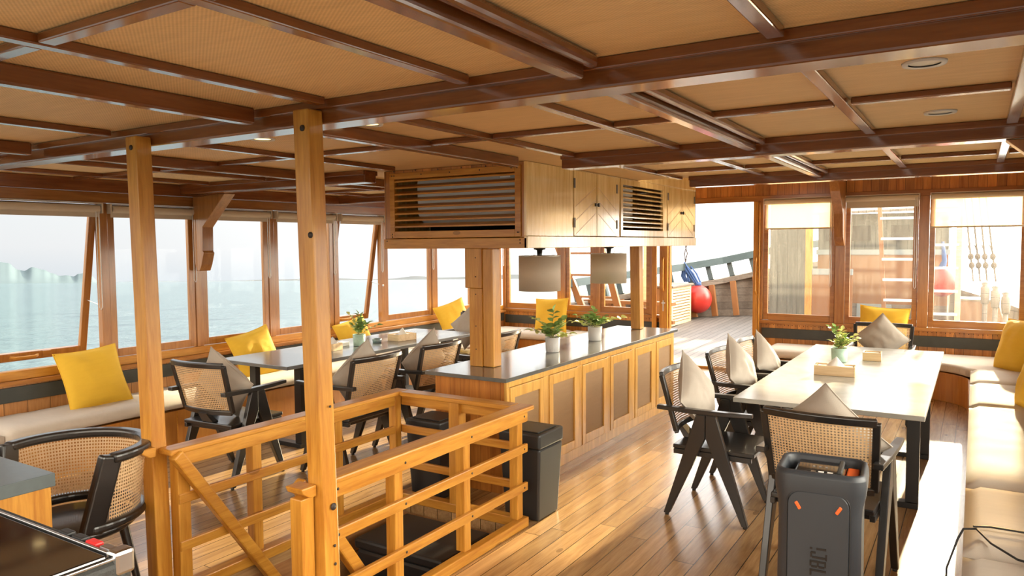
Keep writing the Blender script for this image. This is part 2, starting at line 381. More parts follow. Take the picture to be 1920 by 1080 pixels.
    def sphere(s, c, r, seg=12, rings=8, sz=1.0):
        return s.lathe([(max(1e-4, r * math.sin(PI * i / rings)), -r * sz * math.cos(PI * i / rings)) for i in range(rings + 1)], *c, seg=seg)
    def build(s, name, mat, parent=None, bevel=0.0, tf=None, merge=False, seg=2):
        me = bpy.data.meshes.new(name); vv = s.v if tf is None else [tuple(tf @ Vector(p)) for p in s.v]
        me.from_pydata(vv, [], s.f)
        for mname in (mat if isinstance(mat, (list, tuple)) else [mat]): me.materials.append(MATS[mname])
        for i in s.sm: me.polygons[i].use_smooth = True
        for i, k in s.mi.items(): me.polygons[i].material_index = k
        if s.uv:
            ul = me.uv_layers.new(name='UVMap')
            for i, u in s.uv.items():
                for k, li in enumerate(me.polygons[i].loop_indices): ul.data[li].uv = u[k]
        me.update()
        o = bpy.data.objects.new(name, me); C.objects.link(o)
        if parent is not None: o.parent = parent
        if bevel:
            bm = o.modifiers.new('bevel', 'BEVEL'); bm.width = bevel; bm.segments = seg; bm.limit_method = 'ANGLE'; bm.angle_limit = math.radians(40)
            bm.harden_normals = False
        return o
def tag(o, label=None, cat=None, group=None, kind=None):
    if label: o['label'] = label
    if cat: o['category'] = cat
    if group: o['group'] = group
    if kind: o['kind'] = kind
    return o
def empty(name, loc=(0, 0, 0), rz=0.0, label=None, cat=None, group=None):
    o = bpy.data.objects.new(name, None); C.objects.link(o); o.location = loc; o.rotation_euler = (0, 0, rz)
    o.empty_display_size = 0.1
    return tag(o, label, cat, group)
def struct(o, label=None, cat=None): return tag(o, label, cat, kind='structure')
def kids(o): return [c for c in bpy.data.objects if c.parent == o]
def copy_tree(o, parent=None):
    c = o.copy(); C.objects.link(c); c.parent = parent
    for ch in kids(o): copy_tree(ch, c)
    return c
def arc(cx, cy, r, a0, a1, n, z=0.0):
    return [(cx + r * math.cos(a0 + (a1 - a0) * i / n), cy + r * math.sin(a0 + (a1 - a0) * i / n), z) for i in range(n + 1)]

# ================================================================== SETTING
WL, WR, YB = -5.95, 0.58, 9.30          # side walls, forward wall
CZ = 2.14                                # ceiling mat height
# floor with the stairwell opening
SX0, SX1, SY0, SY1 = -3.06, -2.14, 1.75, 3.50
f = MB()
for (a, b, c, d) in ((WL, SX0, -0.6, YB), (SX1, WR, -0.6, YB), (SX0, SX1, -0.6, SY0), (SX0, SX1, SY1, YB)):
    f.box(a, b, c, d, -0.06, 0.0)
struct(f.build('floor', 'floor'), 'varnished teak plank deck running towards the bow')
# stairwell lining
for bx_ in ((SX0 - 0.03, SX0 - 0.001, SY0, SY1, -2.0, -0.061), (SX1 + 0.001, SX1 + 0.03, SY0, SY1, -2.0, -0.061),
            (SX0, SX1, SY1 + 0.001, SY1 + 0.03, -2.0, -0.061), (SX0, SX1, SY0 - 0.03, SY0 - 0.001, -2.0, -0.061)):
    struct(MB().box(*bx_).build('wall_stairwell', 'well_wood'), 'plank lining of the stairwell')
struct(MB().box(SX0, SX1, SY0, SY1, -2.05, -2.001).build('floor_lower', 'well_wood'), 'lower floor at the foot of the stairs')
t = empty('stair_flight', (-2.6, 2.4, -2.0), 0, 'steep wooden steps going down inside the railed stairwell', 'stairs')
for i in range(7):
    z = -0.28 * (i + 1) + 2.0; y = -0.55 + 0.17 * i
    MB().box(-0.42, 0.42, y - 0.12, y + 0.12, z - 0.035, z).build('tread', 'teak_x', t, 0.004)
for sx in (-0.44, 0.42): MB().prism([(-0.70, 1.95), (-0.55, 1.95), (0.65, 0.02), (0.45, 0.02)], 'x', sx, sx + 0.02).build('stringer', 'teak_y', t, 0.003)

# ceiling mats: one structure
struct(MB().box(WL - 0.05, WR + 0.05, -0.4, 6.0, CZ, CZ + 0.05).build('ceiling', 'rattan_mat'), 'woven rattan matting panels of the low ceiling')
struct(MB().box(WL - 0.05, WR + 0.05, 6.001, YB + 0.1, 2.42, 2.47).build('ceiling', 'rattan_mat'), 'raised ceiling over the forward bay')
tn = [0]
def trim(mb, mat, label=None, bevel=0.004):
    tn[0] += 1; return struct(mb.build('trim_%d' % tn[0], mat, None, bevel), label)
# cross beams
for (y, segs, zt) in ((2.06, ((WL, WR),), CZ), (4.04, ((WL, -3.72), (-2.13, WR)), CZ), (5.94, ((WL, -3.72), (-1.98, WR)), 2.44)):
    for a, b in segs:
        m_ = MB(); m_.box(a, b, y - 0.06, y + 0.06, 2.053, zt); trim(m_, 'beam_x', 'red-brown cross beam under the ceiling', 0.008)
        m_ = MB(); m_.box(a, b, y - 0.075, y - 0.0605, 2.106, CZ - 0.001); m_.box(a, b, y + 0.0605, y + 0.075, 2.106, CZ - 0.001); trim(m_, 'beam_x', 'batten along a cross beam')
bays = ((-0.4, 1.98), (2.14, 3.96), (4.12, 5.86))
for bi, (y0, y1) in enumerate(bays):
    for X in (-0.99, -2.42, -4.14):
        if bi == 2 and X == -2.42: continue
        m_ = MB(); m_.box(X - 0.038, X + 0.018, y0 + 0.02, y1 - 0.02, 2.076, CZ - 0.001); trim(m_, 'beam_y', 'deep ceiling joist running fore and aft', 0.008)
        if X < -1.5: continue
        m_ = MB(); m_.box(X + 0.03, X + 0.065, y0 + 0.02, y1 - 0.02, 2.102, CZ - 0.001); trim(m_, 'beam_y', 'rounded ceiling batten beside a deep joist', 0.012)
    for X in (-0.44, -1.40, -2.04, -3.42, -4.75, -5.45, 0.12):
        if bi == 2 and -3.6 < X < -2.3: continue
        m_ = MB(); m_.box(X - 0.022, X + 0.022, y0 + 0.02, y1 - 0.02, 2.112, CZ - 0.001); trim(m_, 'beam_y', 'thin ceiling batten running fore and aft')
    for Y in ((1.00,), (3.07,), (5.27,))[bi]:
        xs = [WL + .1, -5.45, -4.75, -4.14, -3.42, -2.42, -2.04, -1.40, -0.97, -0.44, 0.12, WR - .05]
        m_ = MB()
        for a, b in zip(xs[:-1], xs[1:]):
            if bi == 2 and a < -2.3 and b > -3.7: continue
            m_.box(a + 0.03, b - 0.03, Y - 0.022, Y + 0.022, 2.114, CZ - 0.0012)
        trim(m_, 'beam_x', 'thin ceiling batten running across')
# side plates and headers
for side, X, sg in (('left', WL, 1), ('right', WR, -1)):
    m_ = MB(); m_.box(X, X + sg * 0.07, -0.4, YB - 0.02, 2.04, 2.139); trim(m_, 'beam_y', 'dark plate where wall and ceiling meet', 0.005)
    m_ = MB(); m_.box(X - sg * 0.04, X + sg * 0.035, -0.4, YB - 0.02, 1.955, 2.039); trim(m_, 'frame_y', 'header above the side windows')
    # upper wall of the raised forward bay
    m_ = MB(); m_.box(X - sg * 0.05, X - sg * 0.001, 6.0, YB, 2.1405, 2.42); trim(m_, 'wall_planks_y', 'planked strip above the side windows')

# ---- side walls
def side_wall(name, X, sg):
    # sg = +1: inside is towards +X
    m_ = MB(); m_.box(X - sg * 0.06, X, -0.6, YB, -0.06, 0.60); struct(m_.build(name, 'wall_planks_y'), 'vertical boards below the side windows')
    m_ = MB(); m_.box(X + sg * 0.002, X + sg * 0.02, -0.6, YB - 0.03, 0.475, 0.585); trim(m_, 'dark_strip', 'dark strip along the boards below the windows', 0.002)
    m_ = MB(); m_.box(X - sg * 0.06, X + sg * 0.055, -0.6, YB - 0.02, 0.601, 0.632); trim(m_, 'frame_y', 'ledge below the side windows')
    m_ = MB(); m_.box(X - sg * 0.06, X + sg * 0.01, -0.6, YB - 0.02, 0.633, 0.70); trim(m_, 'teak_y', 'sill rail of the side windows')
side_wall('wall_left', WL, 1); side_wall('wall_right', WR, -1)
MUL = [-0.6, 0.10, 0.93, 1.70, 2.50, 3.33, 4.18, 5.00, 5.88, 6.64, 7.60, 8.50, 9.26]
wn = [0]
def glass_part(parent, verts, name='glass_pane', mat='glass'):
    MB().add(verts, [(0, 1, 2, 3)]).build(name, mat, parent)
chain_lab = []
def side_windows(X, sg, side):
    m_ = MB()
    for y in MUL[1:-1]: m_.box(X - sg * 0.05, X + sg * 0.012, y - 0.035, y + 0.035, 0.701, 1.954)
    trim(m_, 'frame_z', 'mullions between the side windows')
    for i in range(len(MUL) - 1):
        y0, y1 = MUL[i] + 0.037, MUL[i + 1] - 0.037
        if y1 < 0.5 and side == 'left': continue
        wn[0] += 1
        op = {4: 0.20, 8: 0.17}.get(i, 0.0) if side == 'left' else 0.0
        e = bpy.data.objects.new('window_%d' % wn[0], None); C.objects.link(e); struct(e)
        e.location = (X - sg * 0.015, 0, 1.95); e.rotation_euler = (0, -sg * op if True else 0, 0)
        if op: e.rotation_euler = (0, sg * op, 0)
        z0, z1 = -1.245 + (0.01 if op else 0), -0.005; b = 0.055; t_ = 0.018
        fr = MB(); fr.box(-t_, t_, y0, y0 + b, z0, z1); fr.box(-t_, t_, y1 - b, y1, z0, z1)
        fr.box(-t_, t_, y0 + b, y1 - b, z0, z0 + b + 0.01); fr.box(-t_, t_, y0 + b, y1 - b, z1 - b, z1)
        fr.build('window_frame', 'frame_z', e, 0.004)
        glass_part(e, [(0, y0 + b, z0 + b), (0, y1 - b, z0 + b), (0, y1 - b, z1 - b), (0, y0 + b, z1 - b)])
        if op:
            h = MB(); ym = y0 + 0.28; zz = z0 + 0.035
            h.sweep([(sg * 0.018, ym - 0.10, zz), (sg * 0.045, ym - 0.07, zz), (sg * 0.05, ym, zz), (sg * 0.045, ym + 0.07, zz), (sg * 0.018, ym + 0.10, zz)], 0.02, 0.02)
            h.build('window_handle', 'teak_y', e, 0.003)
            MB().box(sg * 0.018, sg * 0.03, ym + 0.13, ym + 0.19, zz - 0.02, zz + 0.03).build('window_latch', 'frame_y', e, 0.003)
            st = MB(); st.tube([(0.0, y1 - 0.03, z0 + 0.45), (sg * 0.17, y1 + 0.02, z0 + 0.43)], 0.004, 6); st.lathe([(0.0001, 0), (0.012, 0), (0.012, 0.02), (0.0001, 0.02)], sg * 0.17, y1 + 0.02, z0 + 0.42, 10)
            st.build('window_stay', 'steel', e)
side_windows(WL, 1, 'left'); side_windows(WR, -1, 'right')

# roller blinds on the left wall (one per window)
ordn = {4: 'first', 5: 'second', 6: 'third', 7: 'fourth', 8: 'fifth', 9: 'sixth', 10: 'seventh', 11: 'eighth'}
def side_blind(i, X, sg, label):
    y0, y1 = MUL[i] + 0.03, MUL[i + 1] - 0.03
    e = empty('roller_blind', (X + sg * 0.045, (y0 + y1) / 2, 1.905), 0, label, 'blind', 'rolled up beige blinds along the side windows')
    h = (y1 - y0) / 2
    MB().lathe([(0.030, -h + 0.02), (0.030, h - 0.02)], 0, 0, 0, 16, axis='y').build('rolled_fabric', 'blind_beige', e)
    MB().box(-0.012, -0.008, -h + 0.02, h - 0.02, -0.065, -0.01).build('fabric_hem', 'blind_beige', e)
    br = MB()
    for q in (-1, 1): br.box(-0.03, 0.03, q * h - 0.012 * (q > 0), q * h + 0.012 * (q < 0), -0.035, 0.04)
    br.box(-0.035, 0.03, -h, h, 0.04, 0.046); br.build('bracket', 'blind_beige', e)
    cz = -0.62 if i != 4 else -0.80
    yy = h - 0.03
    pts = [(sg * 0.02, yy, 0.0), (sg * 0.02, yy, cz + 0.02), (sg * 0.02, yy - 0.012, cz), (sg * 0.02, yy - 0.024, cz + 0.02), (sg * 0.02, yy - 0.024, 0)]
    MB().tube(pts, 0.0035, 6).build('bead_chain', 'chain', e)
for i in range(4, 12): side_blind(i, WL, 1, 'rolled beige blind above the %s left window counted from the picture edge' % ordn[i])
for i in range(5, 12): side_blind(i, WR, -1, 'rolled beige blind above the %s window behind the right sofa' % ordn[i])

# ---- forward wall (Y = 9.3)
m_ = MB()
for a, b in ((WL, -3.43), (-2.27, WR)): m_.box(a, b, YB, YB + 0.05, -0.06, 0.62)
m_.box(WL, WR, YB, YB + 0.05, 2.17, 2.42)
struct(m_.build('wall_back', 'wall_planks_x'), 'planked forward wall below and above the windows')
m_ = MB()
for a, b in ((WL + .03, -3.50), (-2.20, WR - .03)): m_.box(a, b, YB - 0.018, YB - 0.001, 0.445, 0.565)
trim(m_, 'dark_strip', 'dark strip along the forward wall', 0.002)
m_ = MB()
for a, b in ((WL, -3.43), (-2.25, WR)):
    m_.box(a, b, YB - 0.035, YB + 0.05, 0.621, 0.66)
trim(m_, 'frame_x', 'sill of the forward windows')
m_ = MB(); m_.box(WL, WR, YB - 0.02, YB + 0.05, 2.10, 2.169); trim(m_, 'frame_x', 'header of the forward windows')
# nails in the planks
nl = MB(); x = -2.15
while x < WR - .05:
    nl.lathe([(0.0001, 0), (0.005, 0), (0.005, 0.002)], x, YB - 0.002, 0.605 + R.uniform(-.004, .004), 6, axis='y'); x += 0.043
x = WL + .1
while x < -3.5:
    nl.lathe([(0.0001, 0), (0.005, 0), (0.005, 0.002)], x, YB - 0.002, 0.600 + R.uniform(-.004, .004), 6, axis='y'); x += 0.043
tag(trim(nl, 'nail', 'row of dark nail heads', 0), kind='structure')
posts = [(-5.93, 0.05), (-4.95, 0.085), (-4.42, 0.10), (-3.62, 0.06), (-3.41, 0.08), (-2.24, 0.09), (-1.33, 0.10), (-0.485, 0.10), (0.50, 0.10)]
m_ = MB()
for x, wd in posts: m_.box(x - wd / 2, x + wd / 2, YB - 0.03, YB + 0.05, 0.661, 2.099)
for x in (-3.41, -2.26): m_.box(x - 0.04, x + 0.04, YB - 0.03, YB + 0.05, 0.0, 0.6605)
trim(m_, 'frame_z', 'mullions of the forward wall')
m_ = MB(); m_.box(-3.37, -2.30, YB - 0.03, YB + 0.06, -0.005, 0.035); trim(m_, 'teak_x', 'door sill')
WZ0, WZ1 = 0.662, 2.098
for (xa, xb, gm) in ((-5.90, -5.0, 'glass'), (-4.90, -4.475, 'glass'), (-4.365, -3.655, 'glass'), (-2.19, -1.385, 'dusty_glass'), (-1.275, -0.54, 'dusty_glass'), (-0.43, 0.445, 'dustier_glass')):
    wn[0] += 1
    e = bpy.data.objects.new('window_%d' % wn[0], None); C.objects.link(e); struct(e); e.location = (0, YB + 0.015, 0)
    b = 0.05; fr = MB()
    fr.box(xa, xa + b, -0.02, 0.02, WZ0, WZ1); fr.box(xb - b, xb, -0.02, 0.02, WZ0, WZ1)
    fr.box(xa + b, xb - b, -0.02, 0.02, WZ0, WZ0 + b + 0.03); fr.box(xa + b, xb - b, -0.02, 0.02, WZ1 - 0.02, WZ1)
    fr.build('window_frame', 'frame_x', e, 0.004)
    glass_part(e, [(xa + b, 0, WZ0 + b), (xb - b, 0, WZ0 + b), (xb - b, 0, WZ1 - .02), (xa + b, 0, WZ1 - .02)], mat=gm)
# sliding door leaves, pushed back to both sides
for k, (xa, xb, hx, lab) in enumerate(((-3.60, -3.385, -3.49, 'sliding door leaf pushed back left of the doorway'), (-2.30, -2.225, -2.262, 'sliding door leaf edge right of the doorway'))):
    e = bpy.data.objects.new('door_%d' % (k + 1), None); C.objects.link(e); struct(e, lab); e.location = (0, YB - 0.055, 0)
    MB().box(xa, xa + 0.06, -0.018, 0.018, 0.02, 2.10).box(xb - 0.11 if k == 0 else xb - 0.012, xb, -0.018, 0.018, 0.02, 2.10).build('door_leaf', 'teak_z', e, 0.004)
    h = MB(); hx = xb - 0.055 if k == 0 else xb - 0.04
    h.sweep([(hx, -0.018, 1.42), (hx, -0.05, 1.38), (hx, -0.055, 1.2), (hx, -0.05, 1.02), (hx, -0.018, 0.98)], 0.03, 0.025, (1, 0, 0)); h.build('door_handle', 'teak_z', e, 0.005)
    if k == 0:
        MB().box(hx - 0.006, hx + 0.006, -0.028, -0.018, 0.72, 0.86).box(hx - 0.015, hx + 0.03, -0.045, -0.03, 0.82, 0.835).build('door_lock', 'steel', e, 0.002)
# blinds on the forward right windows
for (xa, xb, drop, lab) in ((-2.18, -1.39, 0.26, 'sheer blind drawn a little down the window beside the doorway'),
                            (-1.28, -0.53, 0.0, 'rolled blind above the middle window behind the right table'),
                            (-0.43, 0.45, 0.27, 'sheer blind drawn a little down the rightmost forward window')):
    e = empty('roller_blind', ((xa + xb) / 2, YB - 0.06, 2.085), 0, lab, 'blind', 'blinds on the forward windows'); h = (xb - xa) / 2
    MB().lathe([(0.030, -h + 0.01), (0.030, h - 0.01)], 0, 0, 0, 16, axis='x').build('rolled_fabric', 'blind_beige', e)
    MB().box(-h, h, -0.035, 0.035, 0.035, 0.042).box(-h, -h + 0.008, -0.03, 0.03, -0.03, 0.035).box(h - 0.008, h, -0.03, 0.03, -0.03, 0.035).build('bracket', 'blind_beige', e)
    zb = -0.05 - drop
    if drop:
        MB().box(-h + 0.012, h - 0.012, 0.026, 0.0275, zb, 0.0).build('sheer_fabric', 'blind_sheer', e)
        MB().box(-h + 0.012, h - 0.012, 0.020, 0.032, zb - 0.018, zb).build('hem_bar', 'blind_beige', e, 0.002)
    else:
        MB().box(-h + 0.012, h - 0.012, 0.024, 0.028, -0.10, 0.0).build('fabric_hem', 'blind_beige', e)
    if drop < 0.27:
        MB().tube([(h - 0.02, -0.03, 0), (h - 0.02, -0.03, -0.98), (h - 0.03, -0.03, -1.0), (h - 0.04, -0.03, -0.98), (h - 0.04, -0.03, 0)], 0.0035, 6).build('bead_chain', 'chain', e)

# knee brackets
def knee(poly, axis, a, b, label):
    o = MB().prism(poly, axis, a, b).build('knee_bracket', 'frame_z', None, 0.004); tag(o, label, 'bracket', 'carved wooden knee brackets'); return o
L = WL + 0.055
kp = [(L, 2.04), (L + 0.44, 2.052), (L + 0.125, 1.77), (L + 0.12, 1.56), (L + 0.135, 1.545), (L + 0.10, 1.44), (L + 0.07, 1.385), (L + 0.03, 1.385), (L, 1.47)]
knee(kp, 'y', 4.11, 4.22, 'carved wooden knee bracket on the left wall under the cross beam')
W_ = WR - 0.04
knee([(W_ - (x - L), z) for x, z in kp][::-1], 'y', 4.0, 4.10, 'carved wooden knee bracket at the upper right picture edge')
kb = [(YB - 0.035, 2.30), (YB - 0.60, 2.30), (YB - 0.50, 2.16), (YB - 0.24, 1.92), (YB - 0.22, 1.80), (YB - 0.20, 1.66), (YB - 0.10, 1.56), (YB - 0.035, 1.56)]
knee(kb, 'x', -1.375, -1.275, 'long wooden knee bracket between the forward windows')
# downlights
for (x, y, mt_, lab) in ((-0.146, 2.59, 'downlight_off', 'unlit round downlight, larger of the two over the right bench'), (-0.14, 3.60, 'downlight_off', 'unlit round downlight, smaller of the two over the right bench'),
                    (-2.295, 2.49, 'downlight_warm', 'glowing round downlight just right of the second post'), (-3.05, 2.53, 'downlight_warm', 'glowing round downlight between the two posts'),
                    (-5.70, 2.64, 'downlight_warm', 'glowing round downlight at the left picture edge'), (-5.66, 3.74, 'downlight_warm', 'faint round downlight above the second left window')):
    e = empty('downlight', (x, y, CZ), 0, lab, 'ceiling light', 'round recessed ceiling lights')
    MB().lathe([(0.042, 0.0), (0.062, 0.0), (0.060, -0.008), (0.044, -0.006)], seg=28).build('trim_ring', 'white_paint', e)
    MB().lathe([(0.0001, -0.002), (0.043, -0.002)], seg=28).build('light_disc', mt_, e)

# ================================================================== POSTS
def post(bl, tp, wx, wy, z0, z1, label, extra=None):
    e = empty('wooden_post', (bl[0], bl[1], z0), 0, label, 'post')
    dx, dy = tp[0] - bl[0], tp[1] - bl[1]; h = z1 - z0
    b4 = [(0, 0, 0), (wx, 0, 0), (wx, wy, 0), (0, wy, 0)]; t4 = [(x + dx, y + dy, h) for x, y, _ in b4]
    MB().hexa(b4, t4).build('shaft', 'teak_z', e, 0.006)
    if extra: extra(e)
    return e
def bolt(e, x, y, z, ax='y', r=0.012, mat='nail'):
    MB().lathe([(0.0001, 0), (r, 0), (r, -0.003), (0.0001, -0.003)], x, y, z, 10, axis=ax).build('bolt', mat, e)
def ex1(e): bolt(e, 0.0, 0.0, 2.03); bolt(e, .03, -.001, 1.05)
def ex2(e): bolt(e, 0.03, -0.001, 2.02); bolt(e, 0.035, -0.001, 1.60)
p1 = post((-3.172, 1.922), (-3.228, 1.922), 0.082, 0.074, 0.0, 2.09, 'tall square post at the left corner of the stair railing')
bolt(p1, -0.01, 0.0, 2.04); 
p2 = post((-2.098, 1.922), (-2.150, 1.922), 0.080, 0.074, 0.0, 2.10, 'tall square post with dark knots, right of the railing opening')
for z, r in ((0.62, 0.014), (0.47, 0.006), (0.40, 0.006), (1.0, 0.005)):
    MB().lathe([(0.0001, 0), (r, 0), (r, 0.002), (0.0001, 0.002)], 0.081 - 0.037 * z / 2.1, 0.045, z, 10, axis='x').build('knot', 'nail', p2)
bolt(p2, 0.0, 0.0, 2.03); bolt(p2, 0.03, 0.0, 1.64)

# ================================================================== STAIR RAILING
rl = empty('stair_railing', (-2.6, 2.6, 0), 0, 'low golden wooden railing around the stairwell opening', 'railing')
def RB(name, mb, mat='teak_y', bev=0.005):
    return mb.build(name, mat, rl, bev, tf=Matrix.Translation((2.6, -2.6, 0)))
XR, XL, YR = -2.14, -3.055, 3.53
# curb
RB('curb', MB().box(XR - 0.03, XR + 0.02, 1.93, YR + 0.03, 0, 0.055), 'teak_y'); RB('curb', MB().box(XL - 0.04, XL + 0.02, 2.0, YR + 0.03, 0, 0.055), 'teak_y')
RB('curb', MB().box(XL + 0.021, XR - 0.031, YR - 0.03, YR + 0.03, 0, 0.055), 'teak_x')
# top rails
RB('handrail', MB().box(XR - 0.055, XR + 0.045, 1.999, YR + 0.055, 0.668, 0.695), 'teak_y', 0.008); RB('top_board', MB().box(XR - 0.005, XR + 0.022, 1.99, YR + 0.02, 0.605, 0.667))
RB('handrail', MB().box(XL - 0.055, XL + 0.045, 1.95, YR + 0.055, 0.668, 0.695), 'teak_y', 0.008); RB('top_board', MB().box(XL - 0.005, XL + 0.022, 2.0, YR + 0.02, 0.605, 0.667))
RB('handrail', MB().box(XL + 0.046, XR - 0.056, YR - 0.045, YR + 0.055, 0.668, 0.695), 'teak_x', 0.006); RB('top_board', MB().box(XL + 0.03, XR - 0.03, YR - 0.005, YR + 0.02, 0.605, 0.667), 'teak_x')
# mid rails
for z in (0.455, 0.235):
    RB('rail', MB().box(XR + 0.0, XR + 0.022, 1.98, YR + 0.02, z - 0.024, z + 0.024)); RB('rail', MB().box(XL, XL + 0.022, 2.0, YR + 0.02, z - 0.024, z + 0.024))
    RB('rail', MB().box(XL + 0.03, XR - 0.03, YR - 0.005, YR + 0.018, z - 0.024, z + 0.024), 'teak_x')
# balusters
def bal(x, y, w_=0.055, z0=0.055): RB('baluster', MB().box(x - w_ / 2, x + w_ / 2, y - w_ / 2, y + w_ / 2, z0, 0.667), 'teak_z', 0.004)
for y in (2.47, 2.99, 3.50): bal(XR - 0.028, y)
for y in (2.45, 3.02, 3.50): bal(XL - 0.028 if y < 3.4 else XL - 0.0, y)
bal(-2.60, YR + 0.045 - 0.04, 0.075)
bal(XR + 0.032, 1.886, 0.062, 0.0)
bal(XL - 0.015, 2.03, 0.062, 0.0)
# carved rail ends
for x in (XR - 0.008, XL - 0.10):
    RB('rail_end', MB().prism([(1.855, 0.69), (1.845, 0.712), (1.9195, 0.712), (1.9195, 0.6675), (1.89, 0.6675)], 'x', x - 0.005, x + 0.085), 'teak_y', 0.005)
# sloping hand rails going down the stairs
for x in (XL + 0.045, XR - 0.085):
    RB('stair_handrail', MB().bar((x, 1.97, 0.675), (x, 3.05, -0.90), 0.05, 0.055), 'teak_y', 0.008)
# pegs
for y in (2.08, 2.49, 3.0, 3.51):
    for z in (0.64, 0.455, 0.235): RB('peg', MB().lathe([(0.0001, 0.0015), (0.006, 0.0015), (0.006, 0)], XR + 0.0225, y, z, 8, axis='x'), 'nail', 0)
# dark case standing in the stairwell
bx = empty('storage_case', (-2.62, 3.22, -0.60), 0, 'black case standing low inside the stairwell', 'case')
MB().box(-0.30, 0.30, -0.22, 0.22, 0.0, 0.50).build('body', 'black_plastic', bx, 0.02); MB().box(-0.31, 0.31, -0.23, 0.23, 0.501, 0.56).build('lid', 'black_plastic', bx, 0.015)
sh = MB().box(SX0 + .003, SX1 - .003, 2.98, SY1 - .003, -0.64, -0.601); struct(sh.build('trim_landing', 'well_wood'), 'ledge inside the stairwell')

# ================================================================== ISLAND
IX0, IX1, IY0, IY1 = -3.07, -2.50, 3.93, 7.0
isl = empty('sideboard', ((IX0 + IX1) / 2, (IY0 + IY1) / 2, 0), 0, 'long wooden sideboard island with woven cane door panels and dark stone top', 'sideboard')
TI = Matrix.Translation((-(IX0 + IX1) / 2, -(IY0 + IY1) / 2, 0))
MB().box(IX0, IX1 - 0.02, IY0, IY1, 0.0, 0.734).build('body', 'cabinet_planks', isl, 0.003, tf=TI)
MB().box(IX0 - 0.045, IX1 + 0.03, IY0 - 0.055, IY1 + 0.03, 0.735, 0.76).build('stone_top', 'stone_top', isl, 0.002, tf=TI)
ff = MB(); ff.box(IX1 - 0.019, IX1, IY0, IY1, 0.0, 0.075); ff.box(IX1 - 0.019, IX1, IY0, IY1, 0.69, 0.733)
ys = [IY0]
for k in range(6):
    a = 3.965 + 0.512 * k; ff.box(IX1 - 0.019, IX1, ys[-1], a, 0.0755, 0.6895); ys.append(a + 0.44)
ff.box(IX1 - 0.019, IX1, ys[-1], IY1, 0.0755, 0.6895)
ff.build('face_frame', 'door_teak', isl, 0.002, tf=TI)
for k in range(6):
    a = 3.967 + 0.512 * k; b = a + 0.436; d = MB(); x0, x1 = IX1 - 0.016, IX1 + 0.006
    d.box(x0, x1, a, a + 0.055, 0.078, 0.687); d.box(x0, x1, b - 0.055, b, 0.078, 0.687); d.box(x0, x1, a + .055, b - .055, 0.078, 0.145); d.box(x0, x1, a + .055, b - .055, 0.617, 0.687)
    dr = d.build('cabinet_door', 'door_teak', isl, 0.003, tf=TI)
    MB().box(x0 + 0.002, IX1 - 0.006, a + .056, b - .056, 0.146, 0.616).build('woven_panel', 'door_rattan', dr, tf=TI)
    # left side doors mirror the right ones
    d = MB(); x0, x1 = IX0 - 0.02, IX0 - 0.001
    d.box(x0, x1, a, b, 0.078, 0.687); d.build('cabinet_door', 'teak_z', isl, 0.003, tf=TI)
# posts standing on the island
def exA(e):
    MB().box(-0.105, -0.002, -0.012, 0.085, 0.0, 0.54).box(-0.14, -0.002, -0.012, 0.085, 0.541, 0.814).build('packing_board', 'teak_z', e, 0.003)
    for z in (0.12, 0.28, 0.5, 0.62, 0.75): bolt(e, -0.05, -0.0125, z, r=0.004)
pA = post((-2.86, 4.20), (-2.865, 4.20), 0.085, 0.10, 0.761, 1.574, 'square wooden post standing on the near end of the island'); exA(pA)
pB = post((-2.87, 6.80), (-2.885, 6.80), 0.10, 0.10, 0.761, 1.574, 'wooden post standing on the far end of the island')

# ================================================================== OVERHEAD CABINET
HX0, HX1, HY0, HY1, HZ0, HZ1 = -3.69, -2.47, 4.15, 7.55, 1.575, 2.138
hc = empty('overhead_cabinet', ((HX0 + HX1) / 2, (HY0 + HY1) / 2, HZ0), 0, 'large wooden ceiling cabinet with louvred grilles hanging over the island', 'cabinet')
TH = Matrix.Translation((-(HX0 + HX1) / 2, -(HY0 + HY1) / 2, -HZ0))
def HB(name, mb, mat, bev=0.003, parent=None): return mb.build(name, mat, parent or hc, bev, tf=TH)
b = MB(); b.box(HX0, HX1, HY0, HY1, HZ0, HZ0 + 0.02); b.box(HX0, HX0 + 0.02, HY0 + .02, HY1, HZ0 + .02, HZ1); b.box(HX0, HX1, HY1 - 0.02, HY1, HZ0 + .021, HZ1)
b.box(HX0, HX1, 6.01, HY1, 2.139, 2.41)
HB('carcass', b, 'pine_y')
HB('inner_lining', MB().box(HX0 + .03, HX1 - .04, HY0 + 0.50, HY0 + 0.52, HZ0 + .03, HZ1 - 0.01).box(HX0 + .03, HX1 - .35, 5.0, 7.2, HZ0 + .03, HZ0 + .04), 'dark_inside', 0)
# near face (towards the stern)
LX0, LX1, LZ0, LZ1 = -3.585, -2.56, 1.70, 2.075
n_ = MB(); n_.box(HX0, HX1, HY0 - 0.012, HY0 + 0.019, HZ0, 1.645); HB('bottom_board', n_, 'teak_x')
n_ = MB(); n_.box(HX0, LX0 - .03, HY0, HY0 + 0.019, 1.646, HZ1); n_.box(LX1 + .03, HX1 - .021, HY0, HY0 + 0.019, 1.646, HZ1); n_.box(LX0 - .03, LX1 + .03, HY0, HY0 + 0.019, 2.10, HZ1); HB('plank_face', n_, 'wall_planks_x')
n_ = MB(); y0, y1 = HY0 - 0.012, HY0 + 0.03
n_.box(LX0 - .045, LX0, y0, y1, 1.65, 2.118); n_.box(LX1, LX1 + .045, y0, y1, 1.65, 2.118); n_.box(LX0, LX1, y0, y1, 1.65, LZ0); n_.box(LX0, LX1, y0, y1, LZ1, 2.118)
lv = HB('louvre_grille', n_, 'teak_x')
sl = MB()
